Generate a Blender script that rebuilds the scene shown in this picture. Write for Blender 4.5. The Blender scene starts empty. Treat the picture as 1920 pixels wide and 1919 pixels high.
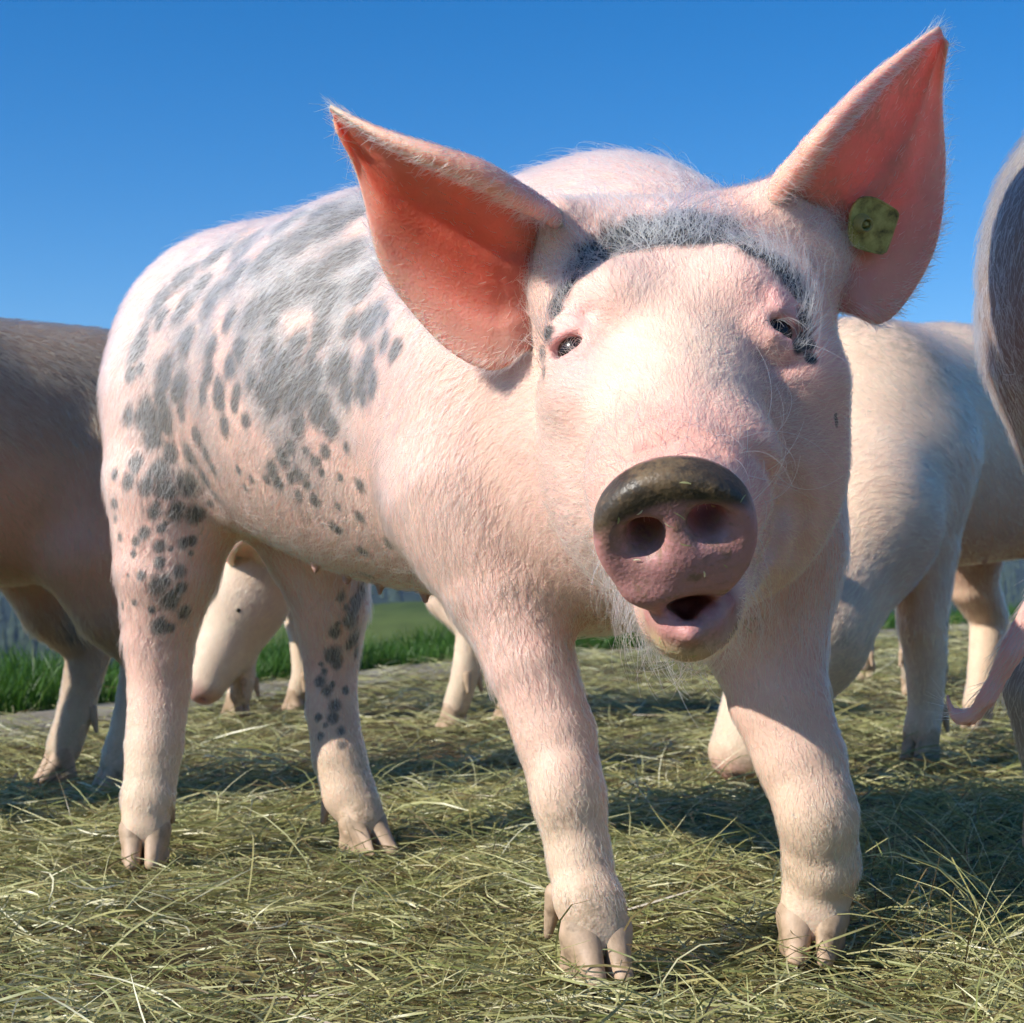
import bpy, math, random
import numpy as np
from mathutils import Vector
from mathutils.bvhtree import BVHTree

NOHAIR = False
rng = np.random.default_rng(7)
random.seed(7)
sc = bpy.context.scene
COL = sc.collection

# ------------------------------------------------------------------ camera
F = 3200.0                       # focal length in pixels of a 1920 px wide picture
CAM_H = 0.30
PITCH = math.atan(120.5 / F)
cam = bpy.data.cameras.new('camera')
cam.sensor_width = 36.0
cam.lens = F / 1920 * 36
cam.clip_start = 0.05
cam.clip_end = 20000
cam.dof.use_dof = True
cam.dof.focus_distance = 1.12
cam.dof.aperture_fstop = 22
camo = bpy.data.objects.new('camera', cam)
COL.objects.link(camo)
camo.location = (0, 0, CAM_H)
camo.rotation_euler = (math.pi / 2 + PITCH, 0, 0)
sc.camera = camo

# ------------------------------------------------------------------ sky and sun
SUN_EL, SUN_BACK = math.radians(33), math.radians(-27)     # from the left and the photographer's side
to_sun = Vector((-math.cos(SUN_EL) * math.cos(SUN_BACK), math.cos(SUN_EL) * math.sin(SUN_BACK), math.sin(SUN_EL)))
world = bpy.data.worlds.new('World')
sc.world = world
world.use_nodes = True
wn = world.node_tree
wn.nodes.clear()
sky = wn.nodes.new('ShaderNodeTexSky')
sky.sky_type = 'NISHITA'
sky.sun_disc = False
sky.sun_elevation = SUN_EL
sky.sun_rotation = math.atan2(to_sun.x, to_sun.y)
sky.altitude = 1500
sky.air_density = 1.0
sky.dust_density = 0.1
sky.ozone_density = 2.5
bg = wn.nodes.new('ShaderNodeBackground')
bg.inputs['Strength'].default_value = 0.128
wo = wn.nodes.new('ShaderNodeOutputWorld')
hs = wn.nodes.new('ShaderNodeHueSaturation')
hs.inputs['Hue'].default_value = 0.505
hs.inputs['Saturation'].default_value = 1.45
hs.inputs['Value'].default_value = 0.95
wn.links.new(sky.outputs[0], hs.inputs['Color'])
wn.links.new(hs.outputs[0], bg.inputs['Color'])
wn.links.new(bg.outputs[0], wo.inputs['Surface'])
sl = bpy.data.lights.new('sun', 'SUN')
sl.energy = 5.0
sl.angle = math.radians(0.5)
sl.color = (1.0, 0.95, 0.86)
so = bpy.data.objects.new('sun', sl)
COL.objects.link(so)
so.rotation_euler = (-to_sun).to_track_quat('-Z', 'Y').to_euler()
so.location = to_sun * 30
sc.view_settings.view_transform = 'Standard'
sc.view_settings.look = 'None'
sc.view_settings.exposure = 0.33
sc.view_settings.gamma = 1.0
sc.view_settings.use_curve_mapping = False
sc.render.engine = 'CYCLES'
sc.cycles.max_bounces = 6
sc.cycles.diffuse_bounces = 4
sc.cycles.glossy_bounces = 2
sc.cycles.transmission_bounces = 4
sc.cycles.use_adaptive_sampling = True
sc.cycles.adaptive_threshold = 0.045
sc.cycles.sample_clamp_indirect = 6.0
sc.cycles.caustics_reflective = False
sc.cycles.caustics_refractive = False
sc.cycles.use_denoising = True


def Q(px, py, d):
    """point of the place at depth d (metres along +Y) seen at a pixel of the 1920 px photograph"""
    rx, ry = (px - 960.0) / F, (959.5 - py) / F
    c, s = math.cos(PITCH), math.sin(PITCH)
    v = np.array([rx, c - ry * s, s + ry * c])
    return np.array([0, 0, CAM_H]) + v * (d / v[1])


def raydirs(pp):
    pp = np.asarray(pp, float)
    rx, ry = (pp[:, 0] - 960.0) / F, (959.5 - pp[:, 1]) / F
    c, s = math.cos(PITCH), math.sin(PITCH)
    v = np.stack([rx, c - ry * s, s + ry * c], 1)
    return v / np.linalg.norm(v, axis=1)[:, None]


def nrm(v):
    v = np.asarray(v, float)
    return v / (np.linalg.norm(v) + 1e-12)


# ------------------------------------------------------------------ node material helpers
def mat_new(name):
    m = bpy.data.materials.new(name)
    m.use_nodes = True
    nt = m.node_tree
    b = nt.nodes['Principled BSDF']
    return m, nt, b


def N(nt, kind, **kw):
    n = nt.nodes.new(kind)
    for k, v in kw.items():
        setattr(n, k, v)
    return n


def attr(nt, name):
    return N(nt, 'ShaderNodeAttribute', attribute_name=name)


def noise(nt, scale, detail=3, rough=0.55, vec=None):
    n = N(nt, 'ShaderNodeTexNoise')
    n.inputs['Scale'].default_value = scale
    n.inputs['Detail'].default_value = detail
    n.inputs['Roughness'].default_value = rough
    if vec is not None:
        nt.links.new(vec, n.inputs['Vector'])
    return n


def ramp(nt, fac, stops, interp='LINEAR'):
    r = N(nt, 'ShaderNodeValToRGB')
    r.color_ramp.interpolation = interp
    e = r.color_ramp.elements
    while len(e) < len(stops):
        e.new(0.5)
    for i, (p, c) in enumerate(stops):
        e[i].position = p
        e[i].color = (*c, 1) if len(c) == 3 else c
    nt.links.new(fac, r.inputs[0])
    return r.outputs[0]


def mixc(nt, fac, a, b, mode='MIX'):
    m = N(nt, 'ShaderNodeMix', data_type='RGBA', blend_type=mode)
    for sock, v in ((m.inputs[0], fac), (m.inputs[6], a), (m.inputs[7], b)):
        if hasattr(v, 'is_linked'):
            nt.links.new(v, sock)
        elif isinstance(v, (int, float)):
            sock.default_value = v
        else:
            sock.default_value = (*v, 1)
    return m.outputs[2]


def math_(nt, op, a, b=None, clamp=False):
    m = N(nt, 'ShaderNodeMath', operation=op, use_clamp=clamp)
    for i, v in enumerate((a, b)):
        if v is None:
            continue
        if hasattr(v, 'is_linked'):
            nt.links.new(v, m.inputs[i])
        else:
            m.inputs[i].default_value = v
    return m.outputs[0]


def maprange(nt, v, a, b, c=0.0, d=1.0, smooth=True):
    m = N(nt, 'ShaderNodeMapRange', interpolation_type='SMOOTHSTEP' if smooth else 'LINEAR')
    nt.links.new(v, m.inputs[0])
    for i, x in enumerate((a, b, c, d)):
        m.inputs[i + 1].default_value = x
    return m.outputs[0]


def bump(nt, b, height, strength=0.3, dist=0.002):
    n = N(nt, 'ShaderNodeBump')
    n.inputs['Strength'].default_value = strength
    n.inputs['Distance'].default_value = dist
    nt.links.new(height, n.inputs['Height'])
    nt.links.new(n.outputs[0], b.inputs['Normal'])


# ------------------------------------------------------------------ skin and hair materials
def skin_material(name, spot_col):
    """vertex colour 'coat' (pigment, painted shade in places) + crisp pigment spots from the 'spot' attribute + mud from 'mud'"""
    m, nt, b = mat_new(name)
    tc = N(nt, 'ShaderNodeTexCoord')
    ob = tc.outputs['Object']
    coat = attr(nt, 'coat').outputs['Color']
    n1 = noise(nt, 48, 5, 0.65, ob)
    n2 = noise(nt, 260, 3, 0.6, ob)
    n3 = noise(nt, 16, 3, 0.6, ob)
    c = mixc(nt, 0.55, coat, ramp(nt, n3.outputs[0], [(0.3, (0.86, 0.80, 0.78)), (0.7, (1.12, 1.12, 1.10))]), 'MULTIPLY')
    c = mixc(nt, 0.5, c, ramp(nt, n1.outputs[0], [(0.3, (0.90, 0.82, 0.80)), (0.7, (1.08, 1.10, 1.10))]), 'MULTIPLY')
    sp = attr(nt, 'spot').outputs['Fac']
    e = math_(nt, 'ADD', sp, math_(nt, 'MULTIPLY', math_(nt, 'SUBTRACT', n1.outputs[0], 0.5), 1.5))
    e = math_(nt, 'ADD', e, math_(nt, 'MULTIPLY', math_(nt, 'SUBTRACT', n2.outputs[0], 0.5), 0.55))
    f = maprange(nt, e, 1.36, 0.50)
    c = mixc(nt, f, c, spot_col)
    bd = attr(nt, 'band').outputs['Fac']
    e2 = math_(nt, 'ADD', bd, math_(nt, 'MULTIPLY', math_(nt, 'SUBTRACT', n1.outputs[0], 0.5), 1.5))
    c = mixc(nt, maprange(nt, e2, 1.25, 0.65), c, (0.045, 0.045, 0.048))
    mud = attr(nt, 'mud').outputs['Fac']
    mn = math_(nt, 'ADD', n1.outputs[0], math_(nt, 'MULTIPLY', math_(nt, 'SUBTRACT', n2.outputs[0], 0.5), 0.7))
    mf = math_(nt, 'MULTIPLY', mud, maprange(nt, mn, 0.38, 0.66), True)
    c = mixc(nt, mf, c, (0.20, 0.13, 0.065))
    nt.links.new(c, b.inputs['Base Color'])
    wet = attr(nt, 'wet').outputs['Fac']
    r = maprange(nt, wet, 0, 1, 0.60, 0.32, False)
    r = math_(nt, 'ADD', r, math_(nt, 'MULTIPLY', math_(nt, 'SUBTRACT', n1.outputs[0], 0.5), math_(nt, 'MULTIPLY', wet, 0.9)), True)
    nt.links.new(r, b.inputs['Roughness'])
    b.inputs['Specular IOR Level'].default_value = 0.4
    b.inputs['Subsurface Radius'].default_value = (1.0, 0.28, 0.18)
    ss = attr(nt, 'sss').outputs['Fac']
    nt.links.new(ss, b.inputs['Subsurface Weight'])
    nt.links.new(maprange(nt, ss, 0.3, 1.0, 0.004, 0.0115, False), b.inputs['Subsurface Scale'])
    vor = N(nt, 'ShaderNodeTexVoronoi')
    vor.inputs['Scale'].default_value = 420
    nt.links.new(ob, vor.inputs['Vector'])
    hgt = math_(nt, 'ADD', math_(nt, 'MULTIPLY', n2.outputs[0], 0.8), math_(nt, 'MULTIPLY', vor.outputs[0], 0.4))
    bump(nt, b, hgt, 0.35, 0.0016)
    return m


def hair_material(name, color, rough=0.35):
    m = bpy.data.materials.new(name)
    m.use_nodes = True
    nt = m.node_tree
    nt.nodes.clear()
    h = N(nt, 'ShaderNodeBsdfHairPrincipled')
    try:
        h.model = 'CHIANG'
    except Exception:
        pass
    h.parametrization = 'COLOR'
    a = attr(nt, 'haircol')
    nt.links.new(a.outputs['Color'], h.inputs['Color'])
    h.inputs['Roughness'].default_value = rough
    h.inputs['Radial Roughness'].default_value = 0.5
    h.inputs['Random Roughness'].default_value = 0.2
    o = N(nt, 'ShaderNodeOutputMaterial')
    nt.links.new(h.outputs[0], o.inputs[0])
    return m


M_SKIN = skin_material('spotted_pig_skin', (0.17, 0.15, 0.135))
M_HAIR = hair_material('pig_bristle', (0.8, 0.7, 0.6))


def hoof_material():
    m, nt, b = mat_new('hoof_horn')
    tc = N(nt, 'ShaderNodeTexCoord')
    n1 = noise(nt, 60, 4, 0.6, tc.outputs['Object'])
    n2 = noise(nt, 240, 3, 0.6, tc.outputs['Object'])
    c = ramp(nt, n1.outputs[0], [(0.25, (0.16, 0.105, 0.06)), (0.42, (0.40, 0.28, 0.18)), (0.75, (0.58, 0.40, 0.28))])
    nt.links.new(c, b.inputs['Base Color'])
    b.inputs['Roughness'].default_value = 0.6
    b.inputs['Subsurface Weight'].default_value = 0.0
    b.inputs['Subsurface Scale'].default_value = 0.004
    bump(nt, b, n2.outputs[0], 0.4, 0.001)
    return m


M_HOOF = hoof_material()


def simple(name, col, rough=0.5, spec=0.5, coat=0.0):
    m, nt, b = mat_new(name)
    b.inputs['Base Color'].default_value = (*col, 1)
    b.inputs['Roughness'].default_value = rough
    b.inputs['Specular IOR Level'].default_value = spec
    b.inputs['Coat Weight'].default_value = coat
    return m, nt, b


# ------------------------------------------------------------------ signed distance sculpting
class Prim:
    def __init__(s, f, k, op='u', hdir=None):
        s.f, s.k, s.op, s.hdir = f, k, op, hdir


def rc(a, b, ra, rb, k=0.03, hdir='axis', lat=None, ls=1.0, op='u'):
    """capsule whose radius goes from ra to rb; lat/ls flatten it along a lateral direction"""
    a, b = np.asarray(a, float), np.asarray(b, float)
    ab = b - a
    if lat is not None:
        lat = nrm(lat)
        q = 1.0 / ls - 1.0
        abx = ab + q * (ab @ lat) * lat
    else:
        abx = ab
    L2 = abx @ abx + 1e-12

    def f(P):
        pa = P - a
        if lat is not None:
            pa = pa + (q * (pa @ lat))[..., None] * lat
        t = np.clip((pa @ abx) / L2, 0, 1)
        dd = pa - t[..., None] * abx
        r = np.sqrt(np.einsum('...i,...i->...', dd, dd)) - (ra + t * (rb - ra))
        return r * (min(ls, 1.0) if lat is not None else 1.0)
    if isinstance(hdir, str):
        hdir = nrm(ab)
    return Prim(f, k, op, hdir)


def chain(pts, k=0.03, hdir='axis'):
    """pts: (point, radius) list -> one limb of tapering capsules (blended to the rest with k) + the lie of its hair"""
    segs = [rc(pts[i][0], pts[i + 1][0], pts[i][1], pts[i + 1][1], k, hdir) for i in range(len(pts) - 1)]

    def f(P):
        d = segs[0].f(P)
        for g in segs[1:]:
            d = smin(d, g.f(P), .005)
        return d
    out = [Prim(f, k, 'u', None)]
    for g in segs:
        g.op = 'h'
        out.append(g)
    return out


def el(c, radii, k=0.03, R=None, hdir=None, op='u'):
    c = np.asarray(c, float)
    radii = np.asarray(radii, float)
    R = np.eye(3) if R is None else np.asarray(R, float)   # rows = axes

    def f(P):
        q = (P - c) @ R.T
        k0 = np.sqrt((((q / radii)) ** 2).sum(-1))
        k1 = np.sqrt((((q / radii ** 2)) ** 2).sum(-1)) + 1e-9
        return np.where(k0 < 1e-4, -radii.min(), k0 * (k0 - 1.0) / k1)
    return Prim(f, k, op, hdir)


def disk(c, A, B, Nn, ra, rb, h, rr, k=0.01, hdir=None):
    c = np.asarray(c, float)
    rm = 0.5 * (ra + rb)

    def f(P):
        q = P - c
        a, b, n = q @ A, q @ B, q @ Nn
        # a little wider above than below
        w = ra * (1.0 + 0.08 * np.clip(b / rb, -1, 1))
        x = (np.sqrt((a / w) ** 2 + (b / rb) ** 2) - 1.0) * rm + rr
        y = np.abs(n) - h + rr
        return np.sqrt(np.maximum(x, 0) ** 2 + np.maximum(y, 0) ** 2) + np.minimum(np.maximum(x, y), 0) - rr
    return Prim(f, k, 'u', hdir)


def smin(a, b, k):
    h = np.clip(0.5 + 0.5 * (b - a) / k, 0, 1)
    return b + (a - b) * h - k * h * (1 - h)


def apply(d, p, P):
    v = p.f(P)
    if p.op == 'u':
        return smin(d, v, p.k)
    return -smin(-d, v, p.k)


def total(prims, P):
    prims = [p for p in prims if p.op != 'h']
    d = np.full(P.shape[:-1], 1.0)
    for p in prims:
        d = apply(d, p, P)
    return d


def hit(prims, pix, start=0.6, steps=90):
    dirs = raydirs(pix)
    o = np.array([0, 0, CAM_H])
    t = np.full(len(dirs), start)
    for _ in range(steps):
        t = t + 0.7 * np.clip(total(prims, o + dirs * t[:, None]), -0.05, 0.2)
    return o + dirs * t[:, None]


def polygonise(prims, lo, hi, h):
    prims = [p for p in prims if p.op != 'h']
    lo, hi = np.asarray(lo, float), np.asarray(hi, float)
    B = 8
    nb = np.ceil((hi - lo) / (B * h)).astype(int) + 1
    dims = nb * B
    cs = [lo[i] + (np.arange(nb[i]) * B + (B - 1) / 2) * h for i in range(3)]
    C = np.stack(np.meshgrid(*cs, indexing='ij'), -1).reshape(-1, 3)
    V = np.stack([p.f(C) for p in prims], 1)
    d = np.full(len(C), 1.0)
    for i, p in enumerate(prims):
        d = smin(d, V[:, i], p.k) if p.op == 'u' else -smin(-d, V[:, i], p.k)
    rad = B * h * 0.87
    act = np.abs(d) < rad * 2.0
    D = np.where(d < 0, -1.0, 1.0).astype(np.float32)
    D = np.broadcast_to(D.reshape(*nb, 1, 1, 1), (*nb, B, B, B)).copy()
    ai = np.nonzero(act)[0]
    off = np.stack(np.meshgrid(*[(np.arange(B) - (B - 1) / 2) * h] * 3, indexing='ij'), -1).reshape(-1, 3)
    P = C[ai][:, None, :] + off[None]
    dd = np.full(P.shape[:2], 1.0)
    for i, p in enumerate(prims):
        if p.op == 'u':
            rel = V[ai, i] < d[ai] + p.k + 2.2 * rad
        else:
            rel = V[ai, i] < p.k + 2.2 * rad
        if rel.any():
            dd[rel] = apply(dd[rel], p, P[rel])
    D = D.reshape(-1, B * B * B)
    D[ai] = dd
    D = D.reshape(*nb, B, B, B).transpose(0, 3, 1, 4, 2, 5).reshape(dims)
    return nets(D, lo, h)


def nets(D, lo, h):
    S = D < 0
    cnt = np.zeros(np.array(D.shape) - 1, np.uint8)
    for i in (0, 1):
        for j in (0, 1):
            for k in (0, 1):
                cnt += S[i:i + cnt.shape[0], j:j + cnt.shape[1], k:k + cnt.shape[2]]
    cells = np.argwhere((cnt > 0) & (cnt < 8))
    idx = np.full(cnt.shape, -1, np.int64)
    idx[tuple(cells.T)] = np.arange(len(cells))
    acc = np.zeros((len(cells), 3))
    w = np.zeros(len(cells))
    corners = [(i, j, k) for i in (0, 1) for j in (0, 1) for k in (0, 1)]
    for a in corners:
        for ax in range(3):
            if a[ax]:
                continue
            b = list(a)
            b[ax] = 1
            va = D[tuple((cells + a).T)].astype(float)
            vb = D[tuple((cells + b).T)].astype(float)
            m = (va < 0) != (vb < 0)
            t = np.where(m, va / np.where(m, va - vb, 1), 0)
            pt = np.tile(np.array(a, float), (len(cells), 1))
            pt[:, ax] += t
            acc[m] += pt[m]
            w += m
    verts = lo + (cells + acc / w[:, None]) * h
    quads = []
    for ax in range(3):
        u, v = [(1, 2), (2, 0), (0, 1)][ax]
        n = [s for s in D.shape]
        sl0 = [slice(1, -1)] * 3
        sl1 = [slice(1, -1)] * 3
        sl0[ax] = slice(0, n[ax] - 1)
        sl1[ax] = slice(1, n[ax])
        s0, s1 = S[tuple(sl0)], S[tuple(sl1)]
        e = np.argwhere(s0 != s1)
        flip = s0[tuple(e.T)]
        base = e + 1
        base[:, ax] -= 1
        def cell(du, dv):
            c = base.copy()
            c[:, u] -= du
            c[:, v] -= dv
            return idx[tuple(c.T)]
        q = np.stack([cell(1, 1), cell(0, 1), cell(0, 0), cell(1, 0)], 1)
        q[~flip] = q[~flip][:, ::-1]
        quads.append(q)
    quads = np.concatenate(quads)
    quads = quads[(quads >= 0).all(1)]
    return verts, quads


def relax(verts, quads, it=2, lam=0.5):
    e = np.concatenate([quads[:, [0, 1]], quads[:, [1, 2]], quads[:, [2, 3]], quads[:, [3, 0]]])
    for _ in range(it):
        acc = np.zeros_like(verts)
        n = np.zeros(len(verts))
        for c in range(3):
            acc[:, c] = np.bincount(e[:, 0], verts[e[:, 1], c], len(verts)) + np.bincount(e[:, 1], verts[e[:, 0], c], len(verts))
        n = np.bincount(e[:, 0], minlength=len(verts)) + np.bincount(e[:, 1], minlength=len(verts))
        verts = verts + lam * (acc / n[:, None] - verts)
    return verts


def vnormals(verts, quads):
    a, b, c, d = (verts[quads[:, i]] for i in range(4))
    fn = np.cross(c - a, d - b)
    vn = np.zeros_like(verts)
    for i in range(4):
        for ax in range(3):
            vn[:, ax] += np.bincount(quads[:, i], fn[:, ax], len(verts))
    return vn / (np.linalg.norm(vn, axis=1)[:, None] + 1e-12)


def mesh_obj(name, verts, quads, mat=None, parent=None, smooth=True):
    me = bpy.data.meshes.new(name)
    verts = np.asarray(verts, np.float32)
    quads = np.asarray(quads, np.int32)
    k = quads.shape[1]
    me.vertices.add(len(verts))
    me.vertices.foreach_set('co', verts.ravel())
    me.loops.add(quads.size)
    me.loops.foreach_set('vertex_index', quads.ravel())
    me.polygons.add(len(quads))
    me.polygons.foreach_set('loop_start', np.arange(0, quads.size, k, dtype=np.int32))
    me.polygons.foreach_set('loop_total', np.full(len(quads), k, np.int32))
    me.update(calc_edges=True)
    me.validate()
    if smooth:
        me.polygons.foreach_set('use_smooth', np.ones(len(me.polygons), bool))
    if mat:
        me.materials.append(mat)
    o = bpy.data.objects.new(name, me)
    COL.objects.link(o)
    if parent:
        o.parent = parent
    return o


def set_attr(o, name, data, kind='FLOAT'):
    a = o.data.attributes.new(name, kind, 'POINT')
    if kind == 'FLOAT':
        a.data.foreach_set('value', np.asarray(data, np.float32).ravel())
    else:
        c = np.ones((len(data), 4), np.float32)
        c[:, :3] = data
        a.data.foreach_set('color', c.ravel())


def thing(name, label, cat, group=None, loc=(0, 0, 0)):
    o = bpy.data.objects.new(name, None)
    o.empty_display_size = 0.1
    COL.objects.link(o)
    o.location = loc
    o['label'] = label
    o['category'] = cat
    if group:
        o['group'] = group
    return o


def vnoise(P, scale, seed=0):
    """cheap smooth noise in -1..1 from a few rotated sines"""
    r = np.random.default_rng(seed)
    v = np.zeros(len(P))
    for i in range(6):
        d = r.normal(size=3)
        d /= np.linalg.norm(d)
        d2 = r.normal(size=3)
        d2 /= np.linalg.norm(d2)
        v += np.sin(P @ d * scale * (0.7 + 0.25 * i) + r.uniform(0, 6.28) + 1.5 * np.sin(P @ d2 * scale * 0.6 + r.uniform(0, 6.28)))
    return v / 3.2


# ------------------------------------------------------------------ hair
def grow(name, verts, quads, vn, hdir, hlen, dens, hcol, count, radius, parent, lift=0.35, npt=4, rand=0.25, seed=1, curl=0.1, mat=None):
    if NOHAIR:
        return None
    r = np.random.default_rng(seed)
    A = verts[quads]
    area = 0.5 * np.linalg.norm(np.cross(A[:, 2] - A[:, 0], A[:, 3] - A[:, 1]), axis=1)
    w = area * dens[quads].mean(1)
    cw = np.cumsum(w)
    f = np.searchsorted(cw, r.uniform(0, cw[-1], count))
    f = np.clip(f, 0, len(quads) - 1)
    u, v = r.uniform(size=count)[:, None], r.uniform(size=count)[:, None]
    def interp(X):
        q = X[quads[f]]
        if q.ndim == 2:
            q = q[..., None]
        return (q[:, 0] * (1 - u) + q[:, 1] * u) * (1 - v) + (q[:, 3] * (1 - u) + q[:, 2] * u) * v
    p, n, hd = interp(verts), interp(vn), interp(hdir)
    L = interp(hlen)[:, 0] * r.uniform(0.55, 1.25, count)
    col = interp(hcol)
    n /= np.linalg.norm(n, axis=1)[:, None] + 1e-9
    hd = hd + r.normal(size=(count, 3)) * rand
    t = hd - (hd * n).sum(1)[:, None] * n
    t /= np.linalg.norm(t, axis=1)[:, None] + 1e-9
    b = np.cross(n, t)
    lf = (lift * r.uniform(0.35, 1.7, count))[:, None]
    cu = (r.normal(size=count) * curl)[:, None]
    pts = np.zeros((count, npt, 3))
    for i in range(npt):
        s = i / (npt - 1)
        pts[:, i] = p + L[:, None] * (t * s * (0.92 + 0.08 * s) + n * (lf * (s - 0.55 * s * s)) + b * cu * s * s) - n * 0.0004 * (i == 0)
    cur = bpy.data.hair_curves.new(name)
    cur.add_curves([npt] * count)
    cur.position_data.foreach_set('vector', pts.astype(np.float32).ravel())
    ra = cur.attributes.get('radius') or cur.attributes.new('radius', 'FLOAT', 'POINT')
    prof = np.linspace(1.0, 0.35, npt)
    rr = radius * r.uniform(0.75, 1.3, count)[:, None] * prof[None]
    ra.data.foreach_set('value', rr.astype(np.float32).ravel())
    ca = cur.attributes.new('haircol', 'FLOAT_COLOR', 'CURVE')
    cc = np.ones((count, 4), np.float32)
    cc[:, :3] = np.clip(col * r.uniform(0.85, 1.1, count)[:, None], 0.01, 0.97)
    ca.data.foreach_set('color', cc.ravel())
    cur.materials.append(mat or M_HAIR)
    o = bpy.data.objects.new(name, cur)
    COL.objects.link(o)
    o.parent = parent
    o['kind'] = 'stuff'
    return o


def hair_field(prims, verts, vn):
    acc = np.zeros_like(verts)
    for p in prims:
        if p.hdir is None or p.op == 's':
            continue
        w = np.exp(-np.clip(p.f(verts) + 0.01, -0.02, 1) / 0.022)
        acc += w[:, None] * np.asarray(p.hdir)
    return acc / (np.linalg.norm(acc, axis=1)[:, None] + 1e-12)


# ------------------------------------------------------------------ ears
def crm(ts, vals, t):
    """smooth (Catmull-Rom) interpolation of a table"""
    ts, vals, t = np.asarray(ts, float), np.asarray(vals, float), np.asarray(t, float)
    m = np.gradient(vals, ts, axis=0)
    i = np.clip(np.searchsorted(ts, t) - 1, 0, len(ts) - 2)
    h = ts[i + 1] - ts[i]
    s = (t - ts[i]) / h
    if vals.ndim == 2:
        s, h = s[:, None], h[:, None]
    return ((2 * s ** 3 - 3 * s ** 2 + 1) * vals[i] + (s ** 3 - 2 * s ** 2 + s) * h * m[i]
            + (-2 * s ** 3 + 3 * s ** 2) * vals[i + 1] + (s ** 3 - s ** 2) * h * m[i + 1])


def ear_sheet(us, up, lo_, depth_dir, cup, rim, thick, nu=64, nv=44):
    """ear as a thick cupped sheet between an upper/front edge and a lower/back edge.
    up, lo_: (n,3) edge points in the place; depth_dir: direction away from the viewer of the hollow side"""
    u = np.linspace(0, 1, nu)
    U = crm(us, up, u)
    W = crm(us, lo_, u)
    vv = np.linspace(0, 1, nv)
    tv = [0, .05, .11, .2, .32, .5, .72, .88, 1.0]
    sv = crm(tv, [.20 * rim, .10 * rim, .02, .02, .16, .42, .72, .90, 1.0], vv)
    dv = crm(tv, [-.16 * rim, -.20 * rim, -.10 * rim, .10, .23, .27, .18, .07, 0.0], vv)
    width = np.linalg.norm(W - U, axis=1)
    S = U[:, None] * (1 - sv[None, :, None]) + W[:, None] * sv[None, :, None]
    cupu = crm([0, .25, .6, .85, 1], cup, u)
    S = S + depth_dir * (width * cupu)[:, None, None] * dv[None, :, None]
    # gentle ripples (cartilage folds)
    rip = 0.0022 * np.sin(vv * 26 + 2.0)[None] * np.sin(np.pi * np.clip(u * 1.05, 0, 1))[:, None] * np.exp(-((vv - .5) / .25) ** 2)[None]
    S = S + depth_dir * rip[..., None]
    du = np.gradient(S, axis=0)
    dv_ = np.gradient(S, axis=1)
    nn = np.cross(du, dv_)
    nn /= np.linalg.norm(nn, axis=2)[..., None] + 1e-12
    if (nn @ depth_dir).mean() < 0:
        nn = -nn
    edge = np.minimum(1, np.minimum(vv, 1 - vv)[None] / .16) ** .5 * np.minimum(1, (1.02 - u)[:, None] / .18) ** .5
    th = thick * (0.28 + 0.72 * edge) * (1.0 + 1.1 * np.clip(1 - u * 1.7, 0, 1)[:, None] + .15 * (1 - u[:, None]))
    th = th * (1 + .55 * np.clip(np.sin(vv * 24 + 1.0 + .8 * np.sin(u * 5)[:, None]), 0, 1) ** 3 * np.exp(-((vv - .5) / .3) ** 2)[None])
    front = S - nn * th[..., None] * .5
    back = S + nn * th[..., None] * .5
    verts = np.concatenate([front.reshape(-1, 3), back.reshape(-1, 3)])
    I = np.arange(nu * nv).reshape(nu, nv)
    J = I + nu * nv
    q1 = np.stack([I[:-1, :-1], I[1:, :-1], I[1:, 1:], I[:-1, 1:]], -1).reshape(-1, 4)
    q2 = np.stack([J[:-1, :-1], J[:-1, 1:], J[1:, 1:], J[1:, :-1]], -1).reshape(-1, 4)
    def strip(a, b):
        return np.stack([a[:-1], b[:-1], b[1:], a[1:]], -1)
    q3 = strip(I[:, 0], J[:, 0])
    q4 = strip(J[:, -1], I[:, -1])
    q5 = strip(J[0], I[0])
    q6 = strip(I[-1], J[-1])
    quads = np.concatenate([q1, q2, q3, q4, q5, q6])
    # make the front side look towards -depth_dir
    a, b, c, d = (verts[q1[:, i]] for i in range(4))
    if (np.cross(c - a, d - b) @ depth_dir).mean() > 0:
        quads = quads[:, ::-1]
    tipdir = np.repeat(du / (np.linalg.norm(du, axis=2)[..., None] + 1e-12), 1, axis=0)
    outd = dv_ / (np.linalg.norm(dv_, axis=2)[..., None] + 1e-12) * (np.clip((vv - .5) * 2, -1, 1))[None, :, None]
    hd = tipdir + 0.9 * outd
    hd = np.concatenate([hd.reshape(-1, 3)] * 2)
    uu = np.repeat(u[:, None], nv, 1).ravel()
    V2 = np.repeat(vv[None], nu, 0).ravel()
    info = dict(u=np.concatenate([uu, uu]), v=np.concatenate([V2, V2]), front=np.concatenate([np.ones(nu * nv), np.zeros(nu * nv)]), hd=hd, S=S, nn=nn)
    return verts, quads, info


# ------------------------------------------------------------------ ground: hay yard, bare track, grass verge, drop to the valley
LX = [-40, -8, -4, -1.1, -.36, .4, 2.9, 6, 14, 60]
LD = [-30, -3, 1.0, 3.8, 5.9, 7.1, 10.9, 15, 26, 90]
def verge(x):
    return np.interp(x, LX, LD)


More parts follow.
